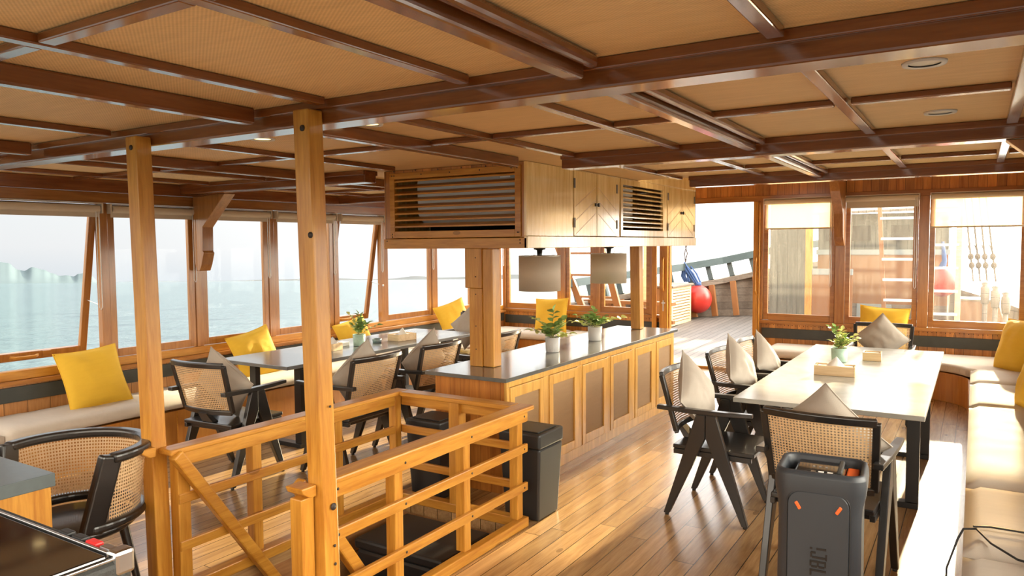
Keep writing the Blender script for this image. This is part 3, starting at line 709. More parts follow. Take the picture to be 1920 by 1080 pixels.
for k in range(8):
    z = LZ0 + 0.026 + k * 0.0465; sl.hexa([(LX0, y0 + .004, z), (LX1, y0 + .004, z), (LX1, y1 + .012, z + .02), (LX0, y1 + .012, z + .02)], [(LX0, y0 + .004, z + .012), (LX1, y0 + .004, z + .012), (LX1, y1 + .012, z + .032), (LX0, y1 + .012, z + .032)])
HB('slats', sl, 'teak_x', 0.001, lv)
nn = MB()
for x, z in [(LX0 - .022, 1.66), (LX0 - .022, 1.68), (LX1 + .02, 1.68), (LX1 + .03, 1.68), (LX0 - .02, 2.10), (LX1 + .02, 2.10), (HX1 - .05, 1.61), (HX1 - .05, 1.63), (HX0 + .03, 1.63)] + [(LX0 + .2 * i, 2.127 + R.uniform(-.006, .006)) for i in range(6)] + [(LX0 + .25 * i, 2.10) for i in range(5)]:
    HB('screw', MB().lathe([(0.0001, 0), (0.005, 0), (0.005, 0.0015)], x, HY0 - 0.0135, z, 8, axis='y'), 'nail', 0)
# side face (towards the right tables)
X1 = HX1
s_ = MB(); s_.box(X1 - .02, X1 + 0.008, HY0 - .012, HY1, HZ0 + .0005, 1.655); HB('bottom_board', s_, 'pine_y')
s_ = MB(); s_.box(X1 - .02, X1, HY0 - .012, 4.80, 1.656, HZ1); s_.box(X1 - .02, X1, 4.80, HY1, 2.131, HZ1); s_.box(X1 - .02, X1, 5.56, 5.62, 1.656, 2.134); s_.box(X1 - .02, X1, 6.64, 6.72, 1.656, 2.134); s_.box(X1 - .02, X1, 7.50, HY1, 1.656, 2.134)
HB('plank_face', s_, 'pine_y')
for (a, b_, lab) in ((4.803, 5.178, 0), (5.186, 5.557, 1), (6.723, 7.113, 0), (7.119, 7.497, 1)):
    d = HB('cabinet_door', MB().box(X1 - .015, X1 + .004, a, b_, 1.66, 2.13), 'pine_y', 0.002)
    hy = a + 0.004 if lab == 0 else b_ - 0.004
    for z in (1.755, 2.04): HB('hinge', MB().box(X1 + .0035, X1 + .008, hy - .012, hy + .012, z - .035, z + .035), 'hinge', 0.001, d)
    if lab == 0: HB('latch', MB().box(X1 + .0045, X1 + .016, b_ - .035, b_ + .02, 1.885, 1.908).box(X1 + .016, X1 + .024, b_ + .0, b_ + .02, 1.882, 1.911), 'hinge', 0.001, d)
    ch = MB()
    for q in range(5):
        za = 1.67 + q * 0.1; sgn = 1 if lab == 0 else -1
        y_a, y_b = (a + .02, b_ - .02) if sgn > 0 else (b_ - .02, a + .02)
        if za + 0.16 < 2.12: ch.bar((X1 + .0042, y_a, za), (X1 + .0042, y_b, za + .16), 0.0025, 0.002, (1, 0, 0))
    HB('board_seams', ch, 'box_pine', 0, d)
fr = MB(); a, b_ = 5.625, 6.635
fr.box(X1 - .02, X1 + .008, a, a + .045, 1.66, 2.13); fr.box(X1 - .02, X1 + .008, b_ - .045, b_, 1.66, 2.13); fr.box(X1 - .02, X1 + .008, a + .045, b_ - .045, 1.66, 1.715); fr.box(X1 - .02, X1 + .008, a + .045, b_ - .045, 2.085, 2.13)
lv = HB('louvre_grille', fr, 'pine_y', 0.002); sl = MB()
for k in range(9):
    z = 1.735 + k * 0.0395; sl.hexa([(X1 - .035, a + .045, z + .018), (X1 + .004, a + .045, z), (X1 + .004, b_ - .045, z), (X1 - .035, b_ - .045, z + .018)], [(X1 - .035, a + .045, z + .028), (X1 + .004, a + .045, z + .011), (X1 + .004, b_ - .045, z + .011), (X1 - .035, b_ - .045, z + .028)])
HB('slats', sl, 'pine_y', 0.001, lv)
# air conditioners behind the grilles
ac = empty('air_conditioner', (-3.02, 4.335, 1.74), 0, 'pale grey air conditioner behind the stern-facing grille', 'air conditioner')
MB().prism([(-0.11, 0.08), (-0.03, 0.0), (0.11, 0.0), (0.11, 0.37), (-0.09, 0.37), (-0.12, 0.30)], 'x', -0.42, 0.46).build('housing', 'ac_grey', ac, 0.01)
MB().box(0.30, 0.38, -0.1215, -0.118, 0.31, 0.325).build('badge', 'steel', ac)
ac = empty('air_conditioner', (-2.62, 5.97, 1.78), 0, 'pale grey unit behind the side grille of the overhead cabinet', 'air conditioner')
MB().box(-0.1, 0.06, -0.30, 0.14, 0.0, 0.32).build('housing', 'ac_grey', ac, 0.01)

# pendant lamps
def pendant(y, label):
    e = empty('pendant_lamp', (-2.80, y, 1.574), 0, label, 'lamp', 'drum pendant lamps over the island')
    MB().lathe([(0.0001, 0), (0.045, 0), (0.045, -0.012), (0.022, -0.018), (0.018, -0.07), (0.026, -0.075), (0.026, -0.10), (0.0001, -0.10)], seg=20).build('lamp_holder', 'black_metal', e)
    sp = MB()
    for k in range(3):
        a = k * 2 * PI / 3 + .4; sp.tube([(0.02 * math.cos(a), 0.02 * math.sin(a), -0.085), (0.10 * math.cos(a), 0.10 * math.sin(a), -0.055), (0.155 * math.cos(a), 0.155 * math.sin(a), -0.062)], 0.0022, 6)
    sp.tube([(0.157 * math.cos(2 * PI * i / 40), 0.157 * math.sin(2 * PI * i / 40), -0.061) for i in range(40)], 0.003, 6, True)
    sp.build('wire_frame', 'steel', e)
    MB().lathe([(0.156, -0.062), (0.159, -0.06), (0.159, -0.325), (0.156, -0.323), (0.156, -0.062)], seg=56).build('lamp_shade', 'lamp_linen', e)
    MB().sphere((0, 0, -0.14), 0.035).build('bulb', 'white_paint', e)
pendant(4.88, 'larger looking drum pendant lamp with linen shade, nearer the stairs'); pendant(6.13, 'farther drum pendant lamp with linen shade, beside the far post')

# ================================================================== SOFAS (built-in benches)
def sofa_panels(e, boxes, mat='bench_panel', name='base_panel'):
    for b_ in boxes: MB().box(*b_).build(name, mat, e, 0.004)
def rcushion(name, x0, x1, y0, y1, z0, z1, parent, mat='cushion_fabric', rad=0.035, bulge=0.012):
    # soft slab with rounded edges and slight crown
    nx, ny = max(4, int((x1 - x0) / 0.06)), max(4, int((y1 - y0) / 0.06)); mb = MB(); vs = []; 
    def gx(i, n, a, b):
        t = i / n
        return a + (b - a) * t
    for s_ in (1, -1):
        base = len(vs)
        for i in range(nx + 1):
            for j in range(ny + 1):
                x = gx(i, nx, x0, x1); y = gx(j, ny, y0, y1)
                d = min(x - x0, x1 - x, y - y0, y1 - y); h = (z1 - z0) / 2
                k = 1.0 if d > rad else math.sqrt(max(0.0, 1 - (1 - d / rad) ** 2))
                zz = h * (0.55 + 0.45 * k) + (bulge * k if s_ > 0 else 0)
                zz += 0.006 * mnoise.noise(Vector((x * 5, y * 7, s_ * 3))) * k
                ins = 0.010 * (1 - k)
                vs.append((x, y, (z0 + z1) / 2 + s_ * zz))
    n1 = (nx + 1) * (ny + 1); fs = []
    idx = lambda i, j, o: o + i * (ny + 1) + j
    for i in range(nx):
        for j in range(ny):
            fs.append((idx(i, j, 0), idx(i + 1, j, 0), idx(i + 1, j + 1, 0), idx(i, j + 1, 0)))
            fs.append((idx(i, j, n1), idx(i, j + 1, n1), idx(i + 1, j + 1, n1), idx(i + 1, j, n1)))
    per = [(i, 0) for i in range(nx)] + [(nx, j) for j in range(ny)] + [(i, ny) for i in range(nx, 0, -1)] + [(0, j) for j in range(ny, 0, -1)]
    for q in range(len(per)):
        a, b_ = per[q], per[(q + 1) % len(per)]
        fs.append((idx(*a, 0), idx(*a, n1), idx(*b_, n1), idx(*b_, 0)))
    mb.add(vs, fs, smooth=True); return mb.build(name, mat, parent)
# left: along the side wall and round to the doorway
sl_ = empty('built_in_sofa', (0, 0, 0), 0, 'long built-in corner sofa with beige cushions under the left windows', 'sofa')
sofa_panels(sl_, [(-5.40, -5.38, 0.6, 8.70, 0.0, 0.295), (-5.378, -3.62, 8.70, 8.72, 0.0, 0.295), (WL + .01, -5.401, 0.6, 9.24, 0.02, 0.29)])
tr_ = MB(); tr_.box(-5.38, -5.375, 0.6, 8.69, 0.0, 0.03)
for y in (1.6, 2.7, 3.55, 4.15, 5.2, 6.2, 7.2): tr_.box(-5.38, -5.377, y - .004, y + .004, 0.031, 0.29)
tr_.build('panel_seams', 'teak_y', sl_)
MB().box(-5.4, -3.62, 8.74, 9.22, 0.02, 0.29).build('base_box', 'bench_panel', sl_)
for a, b_ in ((0.62, 2.3), (2.31, 4.1), (4.11, 5.9), (5.91, 7.7), (7.71, 8.62)): rcushion('seat_cushion', WL + .03, -5.36, a, b_, 0.30, 0.39, sl_)
for a, b_ in ((WL + .03, -4.75), (-4.74, -3.60)): rcushion('seat_cushion', a, b_, 8.63, 9.25, 0.30, 0.39, sl_)
# right: along the side wall, curved inner corner, back run to the doorway
sr_ = empty('built_in_sofa', (0, 0, 0), 0, 'built-in corner sofa with beige cushions along the right side', 'sofa')
path = [(-2.05, 8.62, 0.145)] + [(-0.50 + 0.0, 8.62, 0.145)] + [(-0.50 + 0.48 * math.sin(a), 8.14 + 0.48 * math.cos(a), 0.145) for a in [PI / 2 * i / 10 for i in range(1, 10)]] + [(-0.02, 8.0, 0.145), (-0.0, 6.0, 0.145), (0.03, 2.2, 0.145)]
MB().sweep(path, 0.02, 0.29).build('base_panel', 'bench_panel', sr_, 0.004)
MB().box(0.06, WR - .01, 2.2, 9.24, 0.02, 0.29).box(-2.03, 0.05, 8.66, 9.24, 0.02, 0.29).build('base_box', 'bench_panel', sr_)
for a, b_ in ((1.9, 3.33), (3.345, 4.29), (4.305, 6.39), (6.405, 7.45), (7.465, 8.25)): rcushion('seat_cushion', -0.015, WR - .02, a, b_, 0.30, 0.39, sr_)
rcushion('seat_cushion', -2.05, -0.62, 8.58, 9.25, 0.30, 0.39, sr_)
cp = [(-0.61, 9.25), (-0.61, 8.58)] + [(-0.50 + 0.48 * math.sin(a), 8.12 + 0.46 * math.cos(a)) for a in [PI / 2 * i / 8 for i in range(0, 9)]] + [(-0.015, 8.26), (WR - .02, 8.26), (WR - .02, 9.25)]
cc = []
for p in cp:
    if not cc or (abs(p[0] - cc[-1][0]) + abs(p[1] - cc[-1][1])) > 0.015: cc.append(p)
cc = [p for p in cc if not (p[1] < 8.26 and p[0] > -0.3)]
MB().prism(cc[::-1], 'z', 0.30, 0.388).build('corner_cushion', 'cushion_fabric', sr_, 0.03, seg=4)

# ================================================================== PILLOWS
def pillow_mesh(s, th, seed, corner=0.05):
    n = 22; rr = random.Random(seed); ox, oy = rr.uniform(0, 50), rr.uniform(0, 50); vs = []
    for sd in (1, -1):
        for i in range(n + 1):
            for j in range(n + 1):
                u, v = -1 + 2 * i / n, -1 + 2 * j / n
                pu = 1 - 0.07 * (1 - v * v) * 1.0; pv = 1 - 0.07 * (1 - u * u)
                x, y = u * pu * s / 2, v * pv * s / 2
                k = (max(0, 1 - abs(u) ** 2.6) * max(0, 1 - abs(v) ** 2.6)) ** 0.55
                wr = 0.16 * mnoise.noise(Vector((u * 2.2 + ox, v * 2.2 + oy, sd))) + 0.07 * mnoise.noise(Vector((u * 6 + ox, v * 6, sd * 2)))
                vs.append((x, y, sd * th / 2 * k * (1 + wr)))
    n1 = (n + 1) ** 2; idx = lambda i, j, o: o + i * (n + 1) + j; fs = []
    for i in range(n):
        for j in range(n):
            fs.append((idx(i, j, 0), idx(i + 1, j, 0), idx(i + 1, j + 1, 0), idx(i, j + 1, 0)))
            fs.append((idx(i, j, n1), idx(i, j + 1, n1), idx(i + 1, j + 1, n1), idx(i + 1, j, n1)))
    return MB().add(vs, fs, smooth=True)
def pillow(center, normal, s, roll, mat, label, group, seed, th=0.15, size_y=1.0):
    nrm = Vector(normal).normalized(); u = Vector((0, 0, 1)); u = (u - nrm * u.dot(nrm)).normalized(); r = u.cross(nrm)
    M_ = Matrix((r, u, nrm)).transposed().to_4x4() @ Matrix.Rotation(roll, 4, 'Z'); M_.translation = Vector(center)
    e = empty('throw_pillow', center, 0, label, 'pillow', group); e.rotation_euler = M_.to_euler()
    T = Matrix.Diagonal((1, size_y, 1, 1))
    pillow_mesh(s, th, seed).build('pillow_cover', mat, e, tf=T)
    n = 22; pts = []
    for k in range(4 * n):
        q, t = divmod(k, n); t = -1 + 2 * t / n
        uu, vv = ((t, -1), (1, t), (-t, 1), (-1, -t))[q]
        pts.append((uu * (1 - 0.07 * (1 - vv * vv)) * s / 2, vv * (1 - 0.07 * (1 - uu * uu)) * s / 2 * size_y, 0))
    MB().tube(pts, 0.0035, 6, True).build('piping', mat, e)
    return e
YG, BG = 'mustard yellow pillows on the sofas', 'beige linen pillows on the chairs'
D = math.radians
pillow((-5.72, 3.09, 0.605), (1, -0.05, 0.42), 0.47, D(4), 'mustard', 'mustard yellow pillow nearest the camera, leaning below the left windows', YG, 1)
pillow((-5.74, 4.62, 0.585), (1, -0.1, 0.36), 0.47, D(12), 'mustard', 'mustard yellow pillow seen through under the near end of the left table', YG, 2)
pillow((-5.74, 5.95, 0.575), (1, -0.1, 0.36), 0.46, D(12), 'mustard', 'mustard yellow pillow half hidden behind the plant on the left table', YG, 3)
pillow((-5.72, 7.74, 0.63), (0.9, -0.35, 0.30), 0.48, D(15), 'mustard', 'mustard yellow pillow tilted in the far left sofa near the corner', YG, 4)
pillow((-5.02, 9.06, 0.60), (0.05, -1, 0.25), 0.50, D(3), 'mustard', 'mustard yellow pillow upright behind the island plants against the forward wall', YG, 5)
pillow((-0.85, 9.08, 0.64), (0.0, -1, 0.22), 0.50, D(-3), 'mustard', 'mustard yellow pillow under the middle forward window behind the right table', YG, 6)
pillow((0.36, 8.38, 0.62), (-0.8, -0.45, 0.30), 0.52, D(4), 'mustard', 'mustard yellow pillow in the far right sofa corner', YG, 7, 0.2)
pillow((0.41, 6.45, 0.62), (-1, -0.2, 0.32), 0.52, D(8), 'mustard', 'middle of the three mustard pillows on the right sofa', YG, 8, 0.2)
pillow((0.42, 5.02, 0.62), (-1, -0.2, 0.32), 0.52, D(8), 'mustard', 'lowest mustard pillow at the right picture edge', YG, 9, 0.2)

# ================================================================== CHAIRS
def cane_grid(fn, nu, nv, lu, lv):
    vs, uv, fs = [], [], []
    for i in range(nu + 1):
        for j in range(nv + 1):
            vs.append(fn(i / nu, j / nv)); uv.append((lu * i / nu, lv * j / nv))
    for i in range(nu):
        for j in range(nv): a = i * (nv + 1) + j; fs.append((a, a + nv + 1, a + nv + 2, a + 1))
    return MB().add(vs, fs, smooth=True, uvs=uv)
def make_chair():
    e = empty('dining_chair')
    BM = 'black_wood'
    # seat
    MB().box(-0.225, 0.225, -0.205, 0.265, 0.395, 0.42).build('seat', BM, e, 0.006)
    for sx in (-1, 1): MB().box(sx * 0.205, sx * 0.228, -0.20, 0.25, 0.365, 0.3945).build('seat_rail', BM, e, 0.003)
    for yy in (-0.17, 0.20): MB().box(-0.204, 0.204, yy, yy + 0.025, 0.365, 0.3945).build('cross_rail', BM, e, 0.003)
    for sx in (-1, 1):
        x0, x1 = sx * 0.232, sx * 0.266
        fl = [(0.001, 0.62), (0.058, 0.62), (0.243, 0.012), (0.210, 0.012), (0.001, 0.485)]
        rl_ = [(-0.055, 0.62), (-0.001, 0.62), (-0.001, 0.485), (-0.212, 0.012), (-0.246, 0.012)]
        for pl in (fl, rl_):
            lg = MB().prism(pl, 'x', x0, x1).build('leg', BM, e, 0.004)
            yy = (pl[2][0] + pl[3][0]) / 2 if pl is fl else (pl[3][0] + pl[4][0]) / 2
            MB().lathe([(0.0001, 0), (0.012, 0), (0.012, 0.0118), (0.0001, 0.0118)], (x0 + x1) / 2, yy, 0, 12).build('glide', 'black_metal', lg)
        a = [(sx * 0.250, -0.288, 0.640), (sx * 0.250, -0.1, 0.634), (sx * 0.252, 0.12, 0.636), (sx * 0.254, 0.262, 0.642)]
        MB().sweep(a, [0.042, 0.046, 0.046, 0.036], [0.026, 0.026, 0.026, 0.022]).build('armrest', BM, e, 0.004)
    # curved backrest
    def P(u, v, off=0.0):
        w_ = 0.222 + 0.018 * v; x = (2 * u - 1) * w_; cv = 0.038 * (1 - (2 * u - 1) ** 2)
        return Vector((x, -0.185 - 0.085 * v - cv - off, 0.50 + 0.325 * v))
    n = 12
    MB().sweep([P(i / n, 1) for i in range(n + 1)], 0.026, 0.036, (0, -0.24, 1)).build('top_rail', BM, e, 0.005)
    MB().sweep([P(i / n, 0) for i in range(n + 1)], 0.026, 0.034, (0, -0.24, 1)).build('bottom_rail', BM, e, 0.005)
    for u in (0, 1): MB().sweep([P(u, v / 4) for v in range(5)], 0.032, 0.026, (0, 1, 0)).build('back_stile', BM, e, 0.004)
    cane_grid(lambda u, v: P(0.03 + 0.94 * u, 0.03 + 0.94 * v), 16, 8, 0.46, 0.345).build('cane_panel', 'cane', e)
    MB().hexa([(-0.05, -0.20, 0.421), (0.05, -0.20, 0.421), (0.05, -0.15, 0.421), (-0.05, -0.15, 0.421)], [(-0.04, -0.245, 0.49), (0.04, -0.245, 0.49), (0.04, -0.215, 0.49), (-0.04, -0.215, 0.49)]).build('back_bracket', BM, e, 0.003)
    return e
proto = make_chair(); used = [False]
CG = 'black cane-backed armchairs at the dining tables'
def chair(x, y, face, label, pl=None, seed=0, pk=None):
    """face: 0 = towards +Y, angle ccw"""
    e = proto if not used[0] else copy_tree(proto); used[0] = True
    e.location = (x, y, 0); e.rotation_euler = (0, 0, face); tag(e, label, 'chair', CG)
    if pl:
        off = pk or (0.0, -0.115, 0.68)
        M_ = Matrix.Translation((x, y, 0)) @ Matrix.Rotation(face, 4, 'Z')
        c_ = M_ @ Vector(off); nn = M_.to_3x3() @ Vector((0.02, 1, 0.36))
        pillow(c_, nn, 0.34 if seed == 4 else 0.39, D(45 + (seed % 3) * 3 - 3), 'linen', pl, BG, 20 + seed, 0.15)
chair(-1.285, 4.39, D(-90), 'black cane armchair at the near left side of the right table', 'beige pillow standing on the near left chair of the right table', 1, (0.0, -0.135, 0.685))
chair(-1.285, 5.27, D(-90), 'black cane armchair in the middle of the left side of the right table', 'beige pillow on the middle chair left of the right table', 2, (0.0, -0.10, 0.70))
chair(-1.270, 5.95, D(-90), 'black cane armchair farthest along the left side of the right table', 'small beige pillow on the farthest chair left of the right table', 3, (0.02, -0.09, 0.66))
chair(-0.715, 7.42, D(180), 'black cane armchair at the far head of the right table', 'grey-beige pillow on the chair at the far head of the right table', 4, (0.0, -0.085, 0.72))
chair(-0.560, 3.77, D(-4), 'black cane armchair at the near head of the right table, behind the speaker', 'beige pillow pointing up over the near head chair of the right table', 5, (0.0, -0.105, 0.705))
chair(-4.38, 3.30, D(5), 'black cane armchair at the near head of the left table', 'beige pillow leaning in the near head chair of the left table', 6, (0.04, -0.08, 0.67))
chair(-3.79, 3.86, D(90), 'black cane armchair nearest the stair railing at the left table', 'beige pillow on the left table chair nearest the stair railing', 7, (0.0, -0.09, 0.69))
chair(-3.79, 4.60, D(90), 'second black cane armchair along the near side of the left table', 'beige pillow on the second chair along the left table', 8, (0.0, -0.09, 0.69))
chair(-3.74, 5.44, D(90), 'black cane armchair half hidden behind the island post', 'beige pillow just right of the near island post', 9, (0.0, -0.09, 0.68))
chair(-4.78, 6.66, D(178), 'black cane armchair at the far head of the left table', 'beige pillow on the chair at the far head of the left table', 10, (0.0, -0.09, 0.70))

# ================================================================== TABLES
def table(x0, x1, y0, y1, ly, mat, label, lx):
    e = empty('dining_table', ((x0 + x1) / 2, (y0 + y1) / 2, 0), 0, label, 'table'); T = Matrix.Translation((-(x0 + x1) / 2, -(y0 + y1) / 2, 0))
    MB().box(x0, x1, y0, y1, 0.652, 0.68).build('tabletop', mat, e, 0.003, tf=T)
    for y in ly:
        for x in (lx[0], lx[1]): MB().box(x - 0.035, x + 0.035, y - 0.025, y + 0.025, 0.035, 0.626).build('leg', 'black_metal', e, 0.002, tf=T)
        MB().box(lx[0] - .035, lx[1] + .035, y - 0.035, y + 0.035, 0.0, 0.0345).build('foot_bar', 'black_metal', e, 0.002, tf=T)
        MB().box(lx[0] - .035, lx[1] + .035, y - 0.025, y + 0.025, 0.6265, 0.6515).build('top_bar', 'black_metal', e, 0.002, tf=T)
table(-1.21, -0.205, 4.42, 7.13, (5.0, 6.20), 'table_top', 'large pale-topped dining table on the right with black metal legs', (-1.09, -0.29))
table(-5.26, -4.43, 3.85, 6.38, (4.05, 5.95), 'table_top_grey', 'long grey-topped dining table on the left beside the windows', (-5.05, -4.52))

# ================================================================== TABLE THINGS
def tissue_box(x, y, z, lx, ly, h, rz, label, tissue=True, th=0.06):
    e = empty('tissue_box', (x, y, z), rz, label, 'tissue box', 'pale wooden tissue boxes on the tables')
    b = MB(); t_ = 0.009
    b.box(-lx / 2, lx / 2, -ly / 2, -ly / 2 + t_, 0, h); b.box(-lx / 2, lx / 2, ly / 2 - t_, ly / 2, 0, h)
    b.box(-lx / 2, -lx / 2 + t_, -ly / 2 + t_, ly / 2 - t_, 0, h); b.box(lx / 2 - t_, lx / 2, -ly / 2 + t_, ly / 2 - t_, 0, h)
    b.box(-lx / 2 + t_, lx / 2 - t_, -ly / 2 + t_, ly / 2 - t_, 0.0, h - 0.022)
    b.build('wooden_case', 'box_pine', e, 0.0015)
    pk = MB().box(-lx / 2 + .015, lx / 2 - .015, -ly / 2 + .015, ly / 2 - .015, h - 0.0215, h - 0.008).build('tissue_packet', 'tissue', e, 0.004)
    if tissue:
        rr = random.Random(int(x * 100)); vs = []; n = 14
        for k in range(n):
            a = 2 * PI * k / n; r = 0.055 * (1 + 0.25 * math.sin(3 * a) + rr.uniform(-.12, .12)); vs.append((r * math.cos(a), r * 0.35 * math.sin(a), h - 0.0075))
        for k in range(n):
            a = 2 * PI * k / n; r = 0.022 * (1 + rr.uniform(-.3, .3)); vs.append((0.006 + r * math.cos(a), r * 0.5 * math.sin(a), h + th * 0.6))
        vs.append((0.008, 0, h + th)); fs = [(k, (k + 1) % n, n + (k + 1) % n, n + k) for k in range(n)] + [(n + k, n + (k + 1) % n, 2 * n) for k in range(n)]
        MB().add(vs, fs, smooth=True).build('tissue_sheet', 'tissue', e)
    return e
tissue_box(-0.81, 5.53, 0.681, 0.26, 0.13, 0.068, D(3), 'open wooden tissue box nearest on the right table')
tissue_box(-0.665, 6.36, 0.681, 0.13, 0.12, 0.065, D(3), 'smaller wooden napkin box behind the plant on the right table', False)
tissue_box(-4.80, 4.68, 0.681, 0.13, 0.13, 0.062, D(5), 'small wooden tissue box nearest on the left table, by the second post')
tissue_box(-4.72, 5.53, 0.681, 0.15, 0.24, 0.062, D(-8), 'wooden tissue box right of the plant on the left table')
MB().lathe([(0.0001, 0), (0.040, 0), (0.045, 0.035), (0.041, 0.035), (0.037, 0.006), (0.0001, 0.006)], seg=24).build('ashtray', 'hull_paint').location = (-4.81, 5.27, 0.681)
tag(bpy.data.objects['ashtray'], 'small pale grey dish between plant and tissue box on the left table', 'dish')
nb = MB().box(-0.05, 0.05, -0.05, 0.05, 0, 0.035).build('napkin_stack', 'tissue', None, 0.004); nb.location = (-4.93, 4.93, 0.681); tag(nb, 'short stack of pale napkins left of the plant on the left table', 'napkins')

# ================================================================== PLANTS
def plant(x, y, z, pr, ph, pot, label, style, seed, group, S=1.0):
    e = empty('potted_plant', (x, y, z), 0, label, 'plant', group); rr = random.Random(seed)
    mb = MB(); mb.lathe([(0.0001, 0.0), (pr * 0.86, 0.0), (pr * 0.90, 0.004), (pr, ph), (pr * 0.93, ph), (pr * 0.90, ph - 0.015), (0.0001, ph - 0.015)], seg=40)
    po = mb.build('pot', pot, e)
    if style == 'ribbed':
        rb = MB()
        for k in range(30):
            for dz in range(6):
                a0 = 2 * PI * k / 30; a1 = a0 + 2 * PI / 60; za = 0.008 + dz * (ph - .016) / 6; zb_ = za + (ph - .016) / 12; zc = zb_ + (ph - .016) / 12
                r0 = pr * (0.90 + 0.1 * za / ph) + 0.0003
                f_ = lambda a, z_: (r0 * math.cos(a), r0 * math.sin(a), z_)
                rb.tube([f_(a0, za), f_(a1, zb_), f_(a0, zc)], 0.0012, 4, caps=False)
        rb.build('relief_pattern', pot, po)
    MB().lathe([(0.0001, ph - 0.010), (pr * 0.9, ph - 0.010)], seg=24).build('soil', 'soil', e)
    lf, st = MB(), MB()
    def leaf(p, d, up_, L, W, cup=0.25, mi=0):
        d = d.normalized(); s_ = d.cross(up_).normalized(); n_ = s_.cross(d).normalized(); vs = []; rows = 6
        for i in range(rows + 1):
            t = i / rows; wv = W * math.sin(PI * min(1, max(0, t ** 0.8))) * 0.5 + 0.0005
            c_ = p + d * L * t - n_ * (0.25 * L * t * t)
            vs += [c_ - s_ * wv + n_ * cup * wv, c_ - n_ * 0.0, c_ + s_ * wv + n_ * cup * wv]
        fs = []
        for i in range(rows):
            for k in (0, 1): fs.append((i * 3 + k, i * 3 + k + 1, i * 3 + 3 + k + 1, i * 3 + 3 + k))
        lf.add(vs, fs, smooth=True, mi=mi)
    nst = {'ribbed': 11, 'euca': 11, 'bushy': 16}[style]
    sprays = {'ribbed': [(2.9, 0.13, 0.14), (-0.1, 0.13, 0.03), (1.3, 0.05, 0.20), (3.3, 0.15, 0.06), (-0.6, 0.10, 0.10), (0.3, 0.06, 0.13)],
              'euca': [(3.0, 0.17, 0.05), (3.4, 0.14, 0.10), (0.05, 0.20, 0.08), (0.2, 0.13, 0.06), (1.8, 0.06, 0.14), (-1.0, 0.08, 0.08)],
              'bushy': [(2.7, 0.09, 0.16), (0.4, 0.14, 0.07), (-0.2, 0.10, 0.10), (1.2, 0.05, 0.14), (2.0, 0.07, 0.16)]}[style]
    for k in range(nst + len(sprays)):
        if k < len(sprays): an, rch, hh = sprays[k]; rch *= S; hh *= S
        else: an = rr.uniform(0, 2 * PI); rch = rr.uniform(0.02, 0.08) * S; hh = rr.uniform(0.03, 0.10) * S
        rgt = Vector((0.848, 0.529, 0)); fw = Vector((-0.529, 0.848, 0))     # plants were turned with their long sprays to the sides
        dr = rgt * math.cos(an) + fw * math.sin(an) * (0.6 if k < len(sprays) else 1)
        base = Vector((rr.uniform(-.3, .3) * pr, rr.uniform(-.3, .3) * pr, ph - 0.01))
        mid = base + dr * rch * 0.35 + Vector((0, 0, hh * 0.75)); tip = base + dr * rch + Vector((0, 0, hh + 0.005))
        pts = [base + (mid - base) * (t / 4) * 1.0 if t <= 2 else None for t in range(3)]
        pts = [base * (1 - t) ** 2 + mid * 2 * t * (1 - t) + tip * t * t for t in [q / 6 for q in range(7)]]
        st.tube(pts, 0.0013, 5)
        nl_ = 5 if k >= len(sprays) else 8
        lime = 1 if rr.random() < (0.45 if k < len(sprays) else 0.3) else 0
        for q in range(nl_):
            t = 0.3 + 0.7 * q / (nl_ - 1); i0 = min(5, int(t * 6)); p = pts[i0].lerp(pts[i0 + 1], t * 6 - i0)
            td = (pts[i0 + 1] - pts[i0]).normalized(); sd_ = td.cross(Vector((0, 0, 1))).normalized() * (1 if q % 2 else -1)
            d_ = (td * 0.6 + sd_ * 0.9 + Vector((rr.uniform(-.3, .3), rr.uniform(-.3, .3), rr.uniform(-.1, .5)))).normalized()
            if q == nl_ - 1: d_ = td
            L_ = rr.uniform(0.044, 0.066) * S * (1.0 if k < len(sprays) else 0.9); W_l = L_ * rr.uniform(0.70, 1.0)
            if style == 'bushy': L_ *= 0.8; W_l = L_ * 0.7
            leaf(p, d_, Vector((0, 0, 1)) + Vector((rr.uniform(-.5, .5), rr.uniform(-.5, .5), 0)), L_, W_l, 0.3, lime)
    lf.build('foliage', ['leaf_green', 'leaf_lime'], e); st.build('stems', 'stem', e)
PG = 'small potted plants on island and tables'
plant(-2.79, 5.06, 0.761, 0.058, 0.115, 'white_pot', 'potted plant in white ribbed pot nearer the stairs on the island', 'ribbed', 3, PG, 1.05)
plant(-2.80, 5.84, 0.761, 0.062, 0.120, 'white_pot', 'potted plant in white pot near the far post on the island', 'euca', 4, PG, 1.05)
plant(-0.875, 6.17, 0.681, 0.062, 0.105, 'green_pot', 'plant in pale green pot on the right table', 'bushy', 6, PG, 1.0)
plant(-4.80, 5.02, 0.681, 0.058, 0.105, 'green_pot', 'leafy plant in pale green pot on the left table', 'bushy', 8, PG, 1.15)

